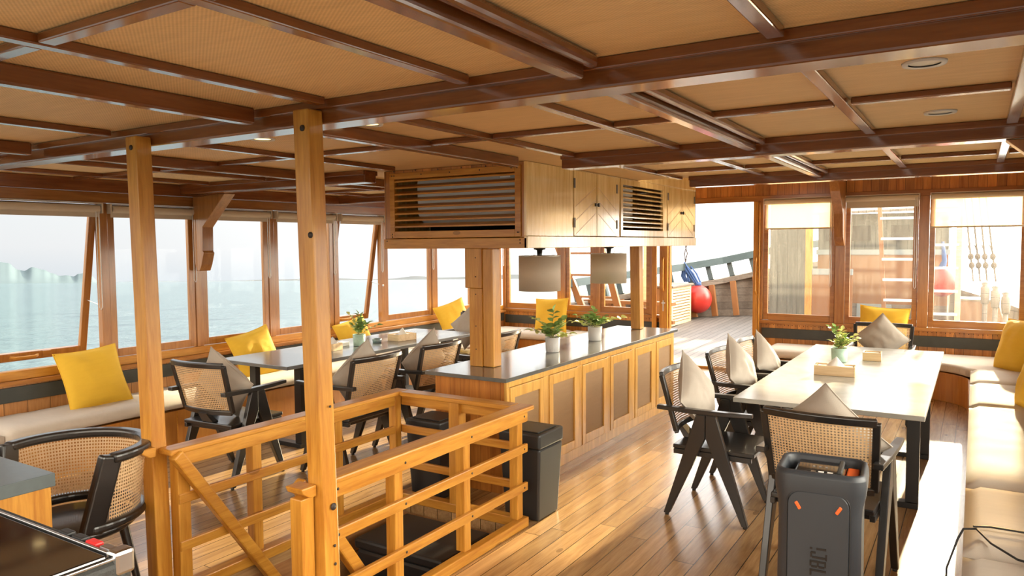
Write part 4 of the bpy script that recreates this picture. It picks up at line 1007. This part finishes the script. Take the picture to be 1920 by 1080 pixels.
# ================================================================== BINS
def bin_(x0, x1, y0, y1, h, label, lid='flat'):
    e = empty('waste_bin', ((x0 + x1) / 2, (y0 + y1) / 2, 0), 0, label, 'bin'); hx, hy = (x1 - x0) / 2, (y1 - y0) / 2
    t_ = 0.82; b4 = [(-hx * t_, -hy * t_, 0), (hx * t_, -hy * t_, 0), (hx * t_, hy * t_, 0), (-hx * t_, hy * t_, 0)]
    q = 0.97; t4 = [(-hx * q, -hy * q, h * 0.83), (hx * q, -hy * q, h * 0.83), (hx * q, hy * q, h * 0.83), (-hx * q, hy * q, h * 0.83)]
    MB().hexa(b4, t4).build('body', 'black_plastic', e, 0.012)
    ld = MB().box(-hx, hx, -hy, hy, h * 0.831, h).build('lid', 'black_plastic', e, 0.012)
    MB().box(-hx + .03, hx - .03, -hy + .035, hy - .035, h + 0.0002, h + 0.006).build('swing_flap', 'black_plastic', ld, 0.004)
    return e
bin_(-2.415, -2.065, 3.60, 3.905, 0.515, 'black swing-top waste bin between railing and island') if False else None
bin_(-2.355, -2.075, 3.607, 3.895, 0.515, 'black swing-top waste bin standing between the stair railing and the island')
bin_(-3.06, -2.78, 3.60, 3.88, 0.50, 'second black waste bin behind the far left corner of the stair railing')

# ================================================================== SPEAKER
sp = empty('party_speaker', (-0.497, 3.12, 0), D(4), 'tall black loudspeaker with orange pads and embossed letters at the bottom right', 'speaker')
sp.scale = (0.94, 0.94, 1.07)
def rrect(w_, d_, r, n=6):
    pts = []
    for cx_, cy_, a0 in ((w_ - r, d_ - r, 0), (-w_ + r, d_ - r, PI / 2), (-w_ + r, -d_ + r, PI), (w_ - r, -d_ + r, 1.5 * PI)):
        for i in range(n + 1): a = a0 + PI / 2 * i / n; pts.append((cx_ + r * math.cos(a), cy_ + r * math.sin(a)))
    return pts
def loft(secs, mb=None, cap=True):
    mb = mb or MB(); vs = []; n = len(secs[0][0])
    for pts, z in secs: vs += [(p[0], p[1], z) for p in pts]
    fs = [(i * n + k, i * n + (k + 1) % n, (i + 1) * n + (k + 1) % n, (i + 1) * n + k) for i in range(len(secs) - 1) for k in range(n)]
    mb.add(vs, fs, smooth=True)
    if cap: mb.add(vs[:n], [tuple(range(n))[::-1]]); mb.add(vs[-n:], [tuple(range(n))])
    return mb
HS = 0.672
secs = [(rrect(.155, .145, .05), 0.0), (rrect(.165, .155, .055), 0.02), (rrect(.163, .153, .055), 0.15), (rrect(.160, .150, .055), 0.50), (rrect(.163, .150, .058), 0.55), (rrect(.174, .155, .062), 0.60), (rrect(.176, .157, .065), 0.63), (rrect(.174, .155, .065), 0.655)]
body = loft(secs, cap=False); n = len(secs[0][0])
body.add([(p[0], p[1], 0.0) for p in rrect(.155, .145, .05)], [tuple(range(n))[::-1]])
ins = [(rrect(.174, .155, .065), 0.655), (rrect(.168, .149, .060), 0.671), (rrect(.156, .137, .052), 0.674), (rrect(.148, .128, .046), 0.664), (rrect(.146, .126, .045), 0.615)]
loft(ins, body, cap=False); body.add([(p[0], p[1], 0.615) for p in rrect(.146, .126, .045)], [tuple(range(n))])
bo = body.build('body', 'speaker_body', sp)
MB().box(-0.105, 0.090, -0.115, 0.12, 0.6155, 0.655).build('control_panel', 'gloss_black', sp, 0.01)
for i, (x, y, w_, d_) in enumerate(((-0.03, -0.06, .018, .02), (0.0, -0.06, .022, .022), (0.035, -0.06, .022, .022), (-0.035, 0.02, .01, .012), (-0.01, 0.02, .01, .012), (0.015, 0.02, .01, .012))):
    MB().box(x - w_ / 2, x + w_ / 2, y - d_ / 2, y + d_ / 2, 0.6552, 0.657).build('button', 'ac_grey' if i in (1, 2) else 'steel', sp, 0.001)
MB().box(0.062, 0.082, -0.09, 0.09, 0.6555, 0.672).build('carry_handle', 'grille_black', sp, 0.005)
MB().box(0.0925, 0.140, -0.10, 0.10, 0.6155, 0.645).build('handle_lining', 'orange_plastic', sp, 0.006)
# back plate towards the camera (local -Y face)
pp = rrect(.118, .315, .05)
bp = MB(); bp.add([(p[0], -0.150, p[1] + 0.29) for p in pp] + [(p[0] * .97, -0.158, p[1] * 0.985 + 0.29) for p in pp], [tuple(n + k for k in range(n))[::-1]] + [(k, n + k, n + (k + 1) % n, (k + 1) % n) for k in range(n)])
bpo = bp.build('rear_plate', 'speaker_body', sp, 0.0)
pr_ = MB(); pr_.tube([(p[0] * 1.01, -0.1525, p[1] * 1.005 + 0.29) for p in pp], 0.0025, 6, True); pr_.build('plate_groove', 'black_plastic', bpo)
for sx in (-1, 1):
    a = Vector((sx * 0.086, -0.160, 0.563)); b_ = Vector((sx * 0.068, -0.160, 0.537))
    MB().bar(a, b_, 0.013, 0.008, (0, 1, 0)).build('rubber_pad', 'orange_plastic', bpo, 0.003)
def letter_strokes(ch):
    return {'J': [((0.2, 1), (1, 1)), ((0.75, 1), (0.75, 0.15)), ((0.75, 0.08), (0.1, 0.08)), ((0.1, 0.08), (0.1, 0.35))],
            'B': [((0.1, 0), (0.1, 1)), ((0.1, 0.95), (0.75, 0.95)), ((0.1, 0.5), (0.75, 0.5)), ((0.1, 0.05), (0.75, 0.05)), ((0.8, 0.9), (0.8, 0.55)), ((0.8, 0.45), (0.8, 0.1))],
            'L': [((0.1, 1), (0.1, 0)), ((0.1, 0.06), (0.8, 0.06))],
            '!': [((0.3, 1), (0.3, 0.4)), ((0.3, 0.15), (0.3, 0.0))]}[ch]
# letters read downwards, embossed
zc = 0.405
for ch in '!JBL':
    lw = 0.024 if ch != '!' else 0.012; mb = MB()
    for (a, b_) in letter_strokes(ch):
        # glyph x -> down, glyph y -> towards +x
        pa = (-0.028 + 0.062 * a[1], -0.1595, zc - lw * 1.1 * a[0]); pb = (-0.028 + 0.062 * b_[1], -0.1595, zc - lw * 1.1 * b_[0])
        mb.bar(pa, pb, 0.0068, 0.005, (0, 1, 0))
    mb.build('embossed_letter', 'dark_inside', bpo); zc -= lw * 1.35
# cable on the right sofa
cb = MB().tube([(-0.03, 3.55, 0.02), (-0.075, 3.50, 0.10), (-0.07, 3.50, 0.25), (-0.035, 3.52, 0.37), (-0.015, 3.55, 0.408), (0.03, 3.56, 0.414), (0.08, 3.40, 0.418), (0.16, 3.27, 0.420), (0.30, 3.22, 0.420), (0.45, 3.25, 0.418), (0.5, 3.4, 0.418), (0.38, 3.50, 0.418), (0.22, 3.60, 0.418), (0.08, 3.60, 0.418), (0.02, 3.565, 0.421)], 0.0045, 8)
tag(cb.build('power_cable', 'black_plastic'), 'thin dark cable looped over the edge of the right sofa cushion', 'cable')

# ================================================================== NEAR LEFT: tub chair, counter, appliance
tb = empty('tub_chair', (-3.36, 1.70, 0), 0, 'round-backed black tub chair with cane back at the lower left', 'chair')
A0, A1 = D(2), D(205)
def rad(z): return 0.315 + 0.0 * z
MB().sweep(arc(0, 0, 0.303, A0, A1, 40, 0.715), 0.058, 0.042).build('top_rail', 'black_wood', tb, 0.014, seg=3)
MB().sweep(arc(0, 0, 0.268, A0 - D(17), A1 + D(17), 40, 0.425), 0.050, 0.040).build('lower_rail', 'black_wood', tb, 0.014, seg=3)
cane_grid(lambda u, v: Vector(((0.267 + 0.036 * v) * math.cos(A0 + (A1 - A0) * u), (0.267 + 0.036 * v) * math.sin(A0 + (A1 - A0) * u), 0.44 + 0.26 * v)), 44, 8, 1.25, 0.26).build('cane_panel', 'cane', tb)
for a, ab in ((A0, A0 - D(16)), (A1, A1 + D(16))):
    d_ = Vector((math.cos(a), math.sin(a), 0)); db = Vector((math.cos(ab), math.sin(ab), 0)); MB().bar(db * 0.268 + Vector((0, 0, 0.405)), d_ * 0.301 + Vector((0, 0, 0.730)), 0.095, 0.040, (d_.x, d_.y, 0)).build('back_post', 'black_wood', tb, 0.012, seg=3)
MB().lathe([(0.0001, 0.36), (0.23, 0.36), (0.25, 0.375), (0.25, 0.395), (0.235, 0.403), (0.0001, 0.404)], seg=40).build('seat', 'black_wood', tb)
for a in (45, 135, 225, 315):
    a = D(a); MB().tube([(0.2 * math.cos(a), 0.2 * math.sin(a), 0.3595), (0.27 * math.cos(a), 0.27 * math.sin(a), 0.0)], [0.022, 0.013], 12).build('leg', 'black_wood', tb)
ct = empty('service_counter', (-3.5, 1.1, 0), 0, 'wooden service counter with thick grey top at the lower left', 'counter')
MB().box(-0.5, 0.585, -0.9, 0.30, 0.0, 0.709).build('body', 'teak_z', ct, 0.003); MB().box(-0.51, 0.60, -0.91, 0.31, 0.71, 0.76).build('worktop', 'counter_grey', ct, 0.003)
ap = empty('appliance', (-2.28, 0.85, 0), 0, 'glossy black appliance with silver knobs and a red button at the lower left', 'appliance')
MB().box(-0.36, 0.38, -0.42, 0.24, 0.0, 0.52).build('stand', 'teak_z', ap, 0.004)
MB().box(-0.38, 0.40, -0.44, 0.25, 0.521, 0.785).build('housing', 'grille_black', ap, 0.02, seg=3)
MB().box(-0.37, 0.385, -0.43, 0.19, 0.7855, 0.80).build('glossy_lid', 'gloss_black', ap, 0.006)
MB().box(-0.36, 0.37, 0.196, 0.204, 0.7855, 0.803).build('trim_bar', 'steel', ap, 0.002)
MB().box(0.388, 0.398, -0.40, 0.235, 0.7855, 0.793).build('edge_strip', 'steel', ap, 0.002)
for i, (x, mt_) in enumerate(((0.12, 'black_plastic'), (0.19, 'black_plastic'), (0.26, 'red_plastic'), (0.33, 'steel'))):
    MB().box(x - 0.026, x + 0.026, 0.212, 0.238, 0.7855, 0.802).build('button', mt_, ap, 0.005)
MB().box(0.4005, 0.404, -0.30, 0.10, 0.68, 0.688).build('vent_bar', 'steel', ap, 0.001)
for y in (0.225,): MB().box(0.355, 0.403, y - .025, y + .03, 0.74, 0.806).build('corner_guard', 'steel', ap, 0.01)

# ================================================================== OUTSIDE
# sea, tilted against the deck because the boat rides bow-up
zax = SEA_N; xax = Vector((1, 0, 0)); xax = (xax - zax * xax.dot(zax)).normalized(); yax = zax.cross(xax)
SM = Matrix((xax, yax, zax)).transposed().to_4x4(); SM.translation = Vector((0, 0, -1.7))
g = MB(); Q = 9000
g.add([(-Q, -Q, 0), (Q, -Q, 0), (Q, Q, 0), (-Q, Q, 0)], [(0, 1, 2, 3)])
sea = g.build('sea', 'sea_water'); sea.matrix_world = SM; struct(sea, 'calm pale green-blue sea')
def seapt(az, dist):  # azimuth measured from +Y towards -X
    v = Vector((-math.sin(az), math.cos(az), 0)); v = (v - zax * v.dot(zax)).normalized(); return v * dist
def ridge(name, prof, dist, mat, label, depth=500):
    vs = []; n = len(prof); rr = random.Random(5); fine = []
    for i in range(n - 1):
        (a0, h0), (a1, h1) = prof[i], prof[i + 1]
        for q in range(6): t = q / 6; fine.append((a0 + (a1 - a0) * t, h0 + (h1 - h0) * (t * t * (3 - 2 * t))))
    fine.append(prof[-1]); n = len(fine); rows = 7
    for (a, h) in fine:
        for k in range(rows):
            t = k / (rows - 1); dd = dist - depth * (1 - t) * 0.6; hh = math.tan(h) * dist * (t ** 1.1) * (1 + (0.07 * mnoise.noise(Vector((a * 30, k * 0.6, 2))) if k < rows - 2 else 0.0))
            vs.append(seapt(a, dd) + zax * (hh - 3) + Vector((0, 0, -1.7)))
        vs.append(seapt(a, dist + depth) - zax * 3 + Vector((0, 0, -1.7)))
    R_ = rows + 1; fs = [(i * R_ + k, (i + 1) * R_ + k, (i + 1) * R_ + k + 1, i * R_ + k + 1) for i in range(n - 1) for k in range(R_ - 1)]
    o = MB().add(vs, fs, smooth=True).build(name, mat); struct(o, label)
def az(px):  # heading of a picture column, used once for the distant hills
    x, f_ = px - 960, 1392.0
    d_ = right * x - back * f_; return math.atan2(-d_.x, d_.y)
ridge('hills', [(az(p), D(h)) for p, h in ((-260, 0.6), (-180, 1.0), (-100, 0.8), (-40, 1.1), (0, 1.45), (18, 1.38), (36, 0.95), (48, 0.88), (63, 1.12), (84, 0.95), (100, 0.72), (114, 0.55), (128, 0.58), (140, 0.5), (150, 0.68), (160, 0.72), (172, 0.55), (186, 0.2), (196, 0.0))], 2600, 'mountain', 'hazy island hills on the horizon at the left')
ridge('hills', [(az(p), D(h)) for p, h in ((200, 0.0), (260, 0.06), (430, 0.05), (500, 0.12), (620, 0.20), (690, 0.10), (730, 0.12), (780, 0.30), (830, 0.18), (900, 0.25), (960, 0.38), (1020, 0.22), (1080, 0.1), (1150, 0.0))], 5200, 'mountain_far', 'very faint low hills on the far horizon')

# foredeck
DZ = lambda y: 0.03 * (y - 9.35)
fd = MB(); out = [(WL, 9.36), (-5.95, 11.0), (-5.70, 12.6), (-4.9, 14.1), (-4.3, 14.7), (-3.6, 15.2), (-2.6, 15.8), (-1.6, 15.6), (-0.4, 14.8), (0.5, 13.4), (1.0, 11.5), (1.0, 9.36)]
nb_ = len(out); fd.add([(x, y, DZ(y) - 0.02) for x, y in out] + [(x, y, DZ(y) - 0.12) for x, y in out], [tuple(range(nb_))[::-1], tuple(range(nb_, 2 * nb_))] + [(i, nb_ + i, nb_ + (i + 1) % nb_, (i + 1) % nb_) for i in range(nb_)])
struct(fd.build('floor_foredeck', 'deck_grey'), 'weathered grey plank foredeck outside the doorway')
# roof edge outside (underside of the forward overhang)
# bulwark on the port bow
bw = empty('bow_bulwark', (0, 0, 0), 0, 'wooden bulwark with dark open top rail curving round the bow', 'bulwark')
BP = [(-6.00, 11.0, 0.98), (-5.72, 12.7, 1.06), (-4.92, 14.2, 1.20), (-4.30, 14.8, 1.32), (-3.55, 15.3, 1.50), (-2.6, 15.9, 1.66)]
def lerp3(a, b_, t): return tuple(a[i] + (b_[i] - a[i]) * t for i in range(3))
RD = 0.16
for i in range(len(BP) - 1):
    a, b_ = BP[i], BP[i + 1]
    za, zb_ = a[2] - 0.52, b_[2] - 0.52
    v4 = [(a[0], a[1], DZ(a[1]) - .05), (b_[0], b_[1], DZ(b_[1]) - .05), (b_[0] - 0.02, b_[1] + .05, DZ(b_[1]) - .05), (a[0] - 0.02, a[1] + .05, DZ(a[1]) - .05)]
    t4 = [(a[0], a[1], za), (b_[0], b_[1], zb_), (b_[0] - .02, b_[1] + .05, zb_), (a[0] - .02, a[1] + .05, za)]
    MB().hexa(v4, t4).build('bulwark_planking', 'hull_grey', bw)
MB().sweep([(p[0], p[1], p[2] - 0.47) for p in BP], 0.16, 0.10).build('cap_rail', 'hull_grey', bw, 0.005)
MB().sweep([(p[0], p[1], p[2] - 0.07) for p in BP], 0.10, 0.14).build('top_rail', 'rail_dark', bw, 0.005)
for i in range(len(BP) - 1):
    a, b_ = BP[i], BP[i + 1]; L_ = math.hypot(b_[0] - a[0], b_[1] - a[1]); k = max(1, round(L_ / 0.45))
    for q in range(k):
        p = lerp3(a, b_, (q + .5) / k)
        MB().bar((p[0], p[1], p[2] - 0.4195), (p[0] - 0.08, p[1] + 0.02, p[2] - 0.1405), 0.09, 0.10, (1, 0, 0)).build('stanchion', 'rail_dark', bw, 0.003)
        MB().bar((p[0] + 0.12, p[1] - 0.14, DZ(p[1])), (p[0] + 0.02, p[1] - 0.07, p[2] - 0.521), 0.10, 0.10, (1, 0, 0)).build('rib', 'orange_wood', bw, 0.003)
# louvred locker
lk = empty('deck_locker', (-4.92, 13.35, DZ(12.8)), 0, 'louvred wooden locker with grey lid on the foredeck beside the red buoy', 'locker')
MB().box(-0.28, 0.28, -0.54, 0.54, 0.0, 0.70).build('body', 'orange_wood', lk); MB().box(-0.31, 0.34, -0.58, 0.58, 0.7005, 0.735).build('lid', 'hull_grey', lk, 0.004)
lf_ = MB(); lf_.box(0.281, 0.30, -0.54, -0.46, 0.0, 0.70); lf_.box(0.281, 0.30, 0.46, 0.54, 0.0, 0.70); lf_.box(0.281, 0.30, -0.459, 0.459, 0.0, 0.06); lf_.box(0.281, 0.30, -0.459, 0.459, 0.64, 0.70)
lo = lf_.build('side_frame', 'box_pine', lk, 0.003); sl = MB()
for k in range(11): z = 0.075 + k * 0.052; sl.hexa([(0.281, -.459, z + .02), (0.305, -.459, z), (0.305, .459, z), (0.281, .459, z + .02)], [(0.281, -.459, z + .035), (0.305, -.459, z + .015), (0.305, .459, z + .015), (0.281, .459, z + .035)])
sl.build('slats', 'box_pine', lo)
# buoy with blue rope
by = empty('buoy', (-4.60, 14.25, 0.505), 0, 'round red buoy hanging by the doorway with a blue rope', 'buoy')
by.scale = (1.12, 1.12, 1.12)
MB().sphere((0, 0, 0), 0.235, 32, 20, 1.05).build('ball', 'buoy_red', by)
MB().lathe([(0.0001, 0.23), (0.06, 0.235), (0.05, 0.29), (0.0001, 0.30)], seg=16).build('eye', 'rope_blue', by)
rp_ = MB()
for k in range(7):
    o_ = (R.uniform(-.05, .05), R.uniform(-.04, .04)); rp_.tube([(0.0 + o_[0], o_[1], 0.28), (-0.10 + o_[0] * 1.5, o_[1], 0.45), (-0.22 + o_[0], 0.0 + o_[1], 0.62 + R.uniform(-.04, .04)), (-0.24 + o_[0], o_[1], 0.40), (-0.19 + o_[0], 0, 0.30)], 0.016, 6)
rp_.build('rope_bundle', 'rope_blue', by)
MB().tube([(-0.23, 0, 0.64), (-0.20, 0, 0.80), (-0.24, 0, 0.95), (-0.21, 0, 1.6)], 0.009, 6).tube([(-0.23, 0, 0.64), (-0.25, 0, 0.80), (-0.20, 0, 0.97), (-0.17, 0, 1.6)], 0.009, 6).build('hanging_line', 'rope_brown', by)
# boarding ladder / ratlines on the port side
def slant_ladder(a0, a1, b0, b1, n, w_, mat, label, cat, rung_mat=None, rw=0.05):
    e = empty('boarding_ladder' if rung_mat is None else 'deck_ladder', a0, 0, label, cat); O_ = Vector(a0)
    a0, a1, b0, b1 = [Vector(p) - O_ for p in (a0, a1, b0, b1)]
    for p, q in ((a0, a1), (b0, b1)): MB().bar(p, q, w_, w_ * 0.6, (0, 1, 0)).build('side_rail', mat, e, 0.004)
    for k in range(n):
        t = (k + 0.7) / n; MB().bar(a0.lerp(a1, t), b0.lerp(b1, t), rw, 0.035, (0, 0, 1)).build('rung', rung_mat or mat, e, 0.002)
    return e
slant_ladder((-5.55, 11.5, DZ(11.5)), (-6.45, 11.3, 2.3), (-4.95, 11.5, DZ(11.5)), (-5.50, 11.3, 2.3), 6, 0.11, 'orange_wood', 'slanting wooden ladder outside the forward left windows', 'ladder')
e = empty('deck_rack', (-5.2, 11.9, 0), 0, 'low orange wooden rack on the foredeck behind the ladder', 'rack')
MB().box(-0.7, 0.95, -0.1, 0.1, 0.56, 0.62).build('rail', 'orange_wood', e, .004)
for x in (-0.6, -0.2, 0.3, 0.85): MB().box(x - .04, x + .04, -0.05, 0.05, 0.05, 0.559).build('upright', 'orange_wood', e, .004)
MB().box(-0.7, 0.95, -0.06, 0.06, 0.25, 0.31).build('rail', 'orange_wood', e, .004)
e = empty('deck_post', (-4.78, 12.1, DZ(12)), 0, 'square post outside the third forward left window', 'post'); MB().box(-0.07, 0.07, -0.07, 0.07, 0, 2.5).build('shaft', 'box_pine', e, .004)
# turnbuckle stay
e = empty('rigging_stay', (-5.25, 11.2, 0.35), 0, 'steel turnbuckle stay outside between the two forward left windows', 'rigging')
MB().tube([(-0.15, 0, 0.0), (0.12, 0, 0.62)], 0.006, 6).tube([(0.20, 0, 0.98), (0.36, 0, 1.8)], 0.006, 6).build('wire', 'steel', e)
MB().tube([(0.12, 0, 0.62), (0.14, 0, 0.66), (0.18, 0, 0.94), (0.20, 0, 0.98)], [0.006, 0.022, 0.022, 0.006], 8).build('turnbuckle', 'rail_dark', e)
MB().sphere((-0.15, 0, 0.02), 0.05, 10, 8, 1.6).build('block', 'rail_dark', e)

# structures ahead to starboard, seen through the right windows
dh = empty('deckhouse', (-1.35, 13.0, 0), 0, 'weathered deckhouse with plank roof seen through the middle right window', 'deckhouse')
MB().box(-0.85, 1.0, 0.0, 1.2, 0.10, 0.62).build('lower_wall', 'hull_grey', dh); MB().box(-0.85, 1.0, 0.0, 1.2, 0.621, 1.42).build('orange_wall', 'orange_wood', dh)
MB().box(-0.85, 1.0, 0.02, 1.2, 1.421, 2.05).build('upper_wall', 'deckhouse', dh); MB().box(-0.87, 1.02, -0.02, 0.0195, 1.40, 1.48).build('grey_band', 'hull_paint', dh)
MB().hexa([(-1.0, -0.25, 2.03), (1.15, -0.25, 2.08), (1.15, 1.3, 2.5), (-1.0, 1.3, 2.45)], [(-1.0, -0.25, 2.07), (1.15, -0.25, 2.12), (1.15, 1.3, 2.54), (-1.0, 1.3, 2.49)]).build('plank_roof', 'deck_grey', dh)
for x in (-0.6, -0.2, 0.35): MB().box(x - .13, x + .13, -0.012, 0.019, 1.62, 1.86).build('window_opening', 'dark_inside', dh)
MB().box(-0.25, 0.25, -0.03, -0.001, 0.15, 0.62).build('hatch', 'hull_paint', dh, .003)
e = empty('plank_screen', (-2.38, 12.3, 0), 0, 'grey-green weathered plank screen behind the window beside the doorway', 'screen')
MB().box(-0.42, 0.12, 0.0, 0.04, 0.15, 2.25).build('boards', 'deckhouse', e)
MB().box(0.121, 0.22, -0.04, 0.05, 0.1, 2.4).build('corner_post', 'teak_z', e, .004)
MB().box(0.221, 0.80, 0.0, 0.04, 0.2, 1.1).build('louvred_side', 'orange_wood', e); MB().box(0.221, 0.80, -0.02, 0.05, 1.101, 1.19).build('side_cap', 'hull_paint', e)
slant_ladder((-1.06, 11.6, 0.30), (-1.17, 11.6, 2.3), (-0.60, 11.6, 0.30), (-0.66, 11.6, 2.3), 7, 0.055, 'orange_wood', 'orange ladder with white rungs outside the middle right window', 'ladder', 'white_paint', 0.045)
slant_ladder((-0.62, 12.05, 0.35), (-0.62, 12.05, 2.3), (-0.20, 12.05, 0.35), (-0.20, 12.05, 2.3), 6, 0.07, 'box_pine', 'pale ladder outside the left edge of the rightmost window', 'ladder', 'white_paint', 0.05)
e = empty('buoy', (-0.42, 12.7, 1.0), 0, 'half hidden red buoy seen through the rightmost forward window', 'buoy')
MB().sphere((0, 0, 0), 0.22, 28, 16).build('ball', 'buoy_red', e); MB().tube([(0, 0, 0.21), (0.03, 0, 0.32), (0.0, 0, 0.6)], [0.05, 0.035, 0.02], 8).build('rope_bundle', 'rope_blue', e)
e = empty('deck_chest', (0.02, 12.3, 0), 0, 'low orange wooden chest outside the rightmost forward window', 'chest')
MB().hexa([(-0.2, 0, 0.1), (0.42, 0, 0.1), (0.42, 0.5, 0.1), (-0.2, 0.5, 0.1)], [(-0.2, 0, 0.76), (0.26, 0, 0.76), (0.30, 0.5, 0.76), (-0.2, 0.5, 0.76)]).build('body', 'orange_wood', e, .004)
MB().box(-0.22, 0.28, -0.02, 0.52, 0.7605, 0.785).build('lid', 'hull_grey', e, .004)
for k, (x, zt) in enumerate(((0.12, 1.05), (0.24, 1.0), (0.36, 0.92))):
    o = MB().lathe([(0.0001, 0), (0.045, 0), (0.055, 0.1), (0.055, 0.22), (0.035, 0.24), (0.05, 0.28), (0.0001, 0.30)], seg=14).build('mooring_bitt', 'hull_grey'); o.location = (x, 12.0, zt - 0.30)
    MB().lathe([(0.0001, -0.7), (0.03, -0.7), (0.03, -0.0005), (0.0001, -0.0005)], seg=10).build('stem', 'hull_grey', o)
    tag(o, ('leftmost', 'middle', 'rightmost')[k] + ' of the three round wooden bitts outside the rightmost window', 'bitt', 'wooden bitts on the bow')
for k, (xb, xt) in enumerate(((-0.02, -0.20), (0.06, -0.12), (0.14, -0.03), (0.24, 0.04))):
    e = empty('shroud_line', (xb, 12.0, 1.05), 0, '%s of the four rigging shrouds outside the rightmost window' % ('leftmost', 'second from left', 'third from left', 'rightmost')[k], 'rigging', 'rigging shrouds on the starboard side')
    dx = xt - xb; h = 1.6
    MB().tube([(0, 0, 0.0), (dx * 0.12, 0, h * 0.12), (dx * 0.34, 0, h * 0.34), (dx, 0, h)], 0.011, 6).build('rope', 'rope_brown', e)
    for z in (0.22, 0.34): MB().sphere((dx * z / h, 0, z), 0.036, 10, 8, 1.3).build('deadeye', 'rope_brown', e)
    MB().tube([(dx * .22 / h - .012, 0.01, .22), (dx * .34 / h + .016, 0.01, .34), (dx * .6 / h - .01, 0.01, .5)], 0.007, 6).build('lashing', 'rope_brown', e)
# starboard bulwark
sb = empty('starboard_bulwark', (0, 0, 0), 0, 'low pale bulwark on the starboard bow', 'bulwark')
SBP = [(0.95, 9.8, 0.45), (0.95, 11.5, 0.5), (0.5, 13.3, 0.6), (-0.4, 14.8, 0.8), (-1.6, 15.7, 1.1), (-2.59, 15.9, 1.14)]
for a, b_ in zip(SBP[:-1], SBP[1:]):
    MB().hexa([(a[0], a[1], 0.0), (b_[0], b_[1], 0.05), (b_[0] + .04, b_[1] + .04, 0.05), (a[0] + .04, a[1] + .04, 0.0)], [(a[0], a[1], a[2]), (b_[0], b_[1], b_[2]), (b_[0] + .04, b_[1] + .04, b_[2]), (a[0] + .04, a[1] + .04, a[2])]).build('planking', 'hull_grey', sb)
MB().sweep([(p[0] + .02, p[1] + .02, p[2] + 0.025) for p in SBP], 0.14, 0.05).build('cap_rail', 'hull_grey', sb, .004)
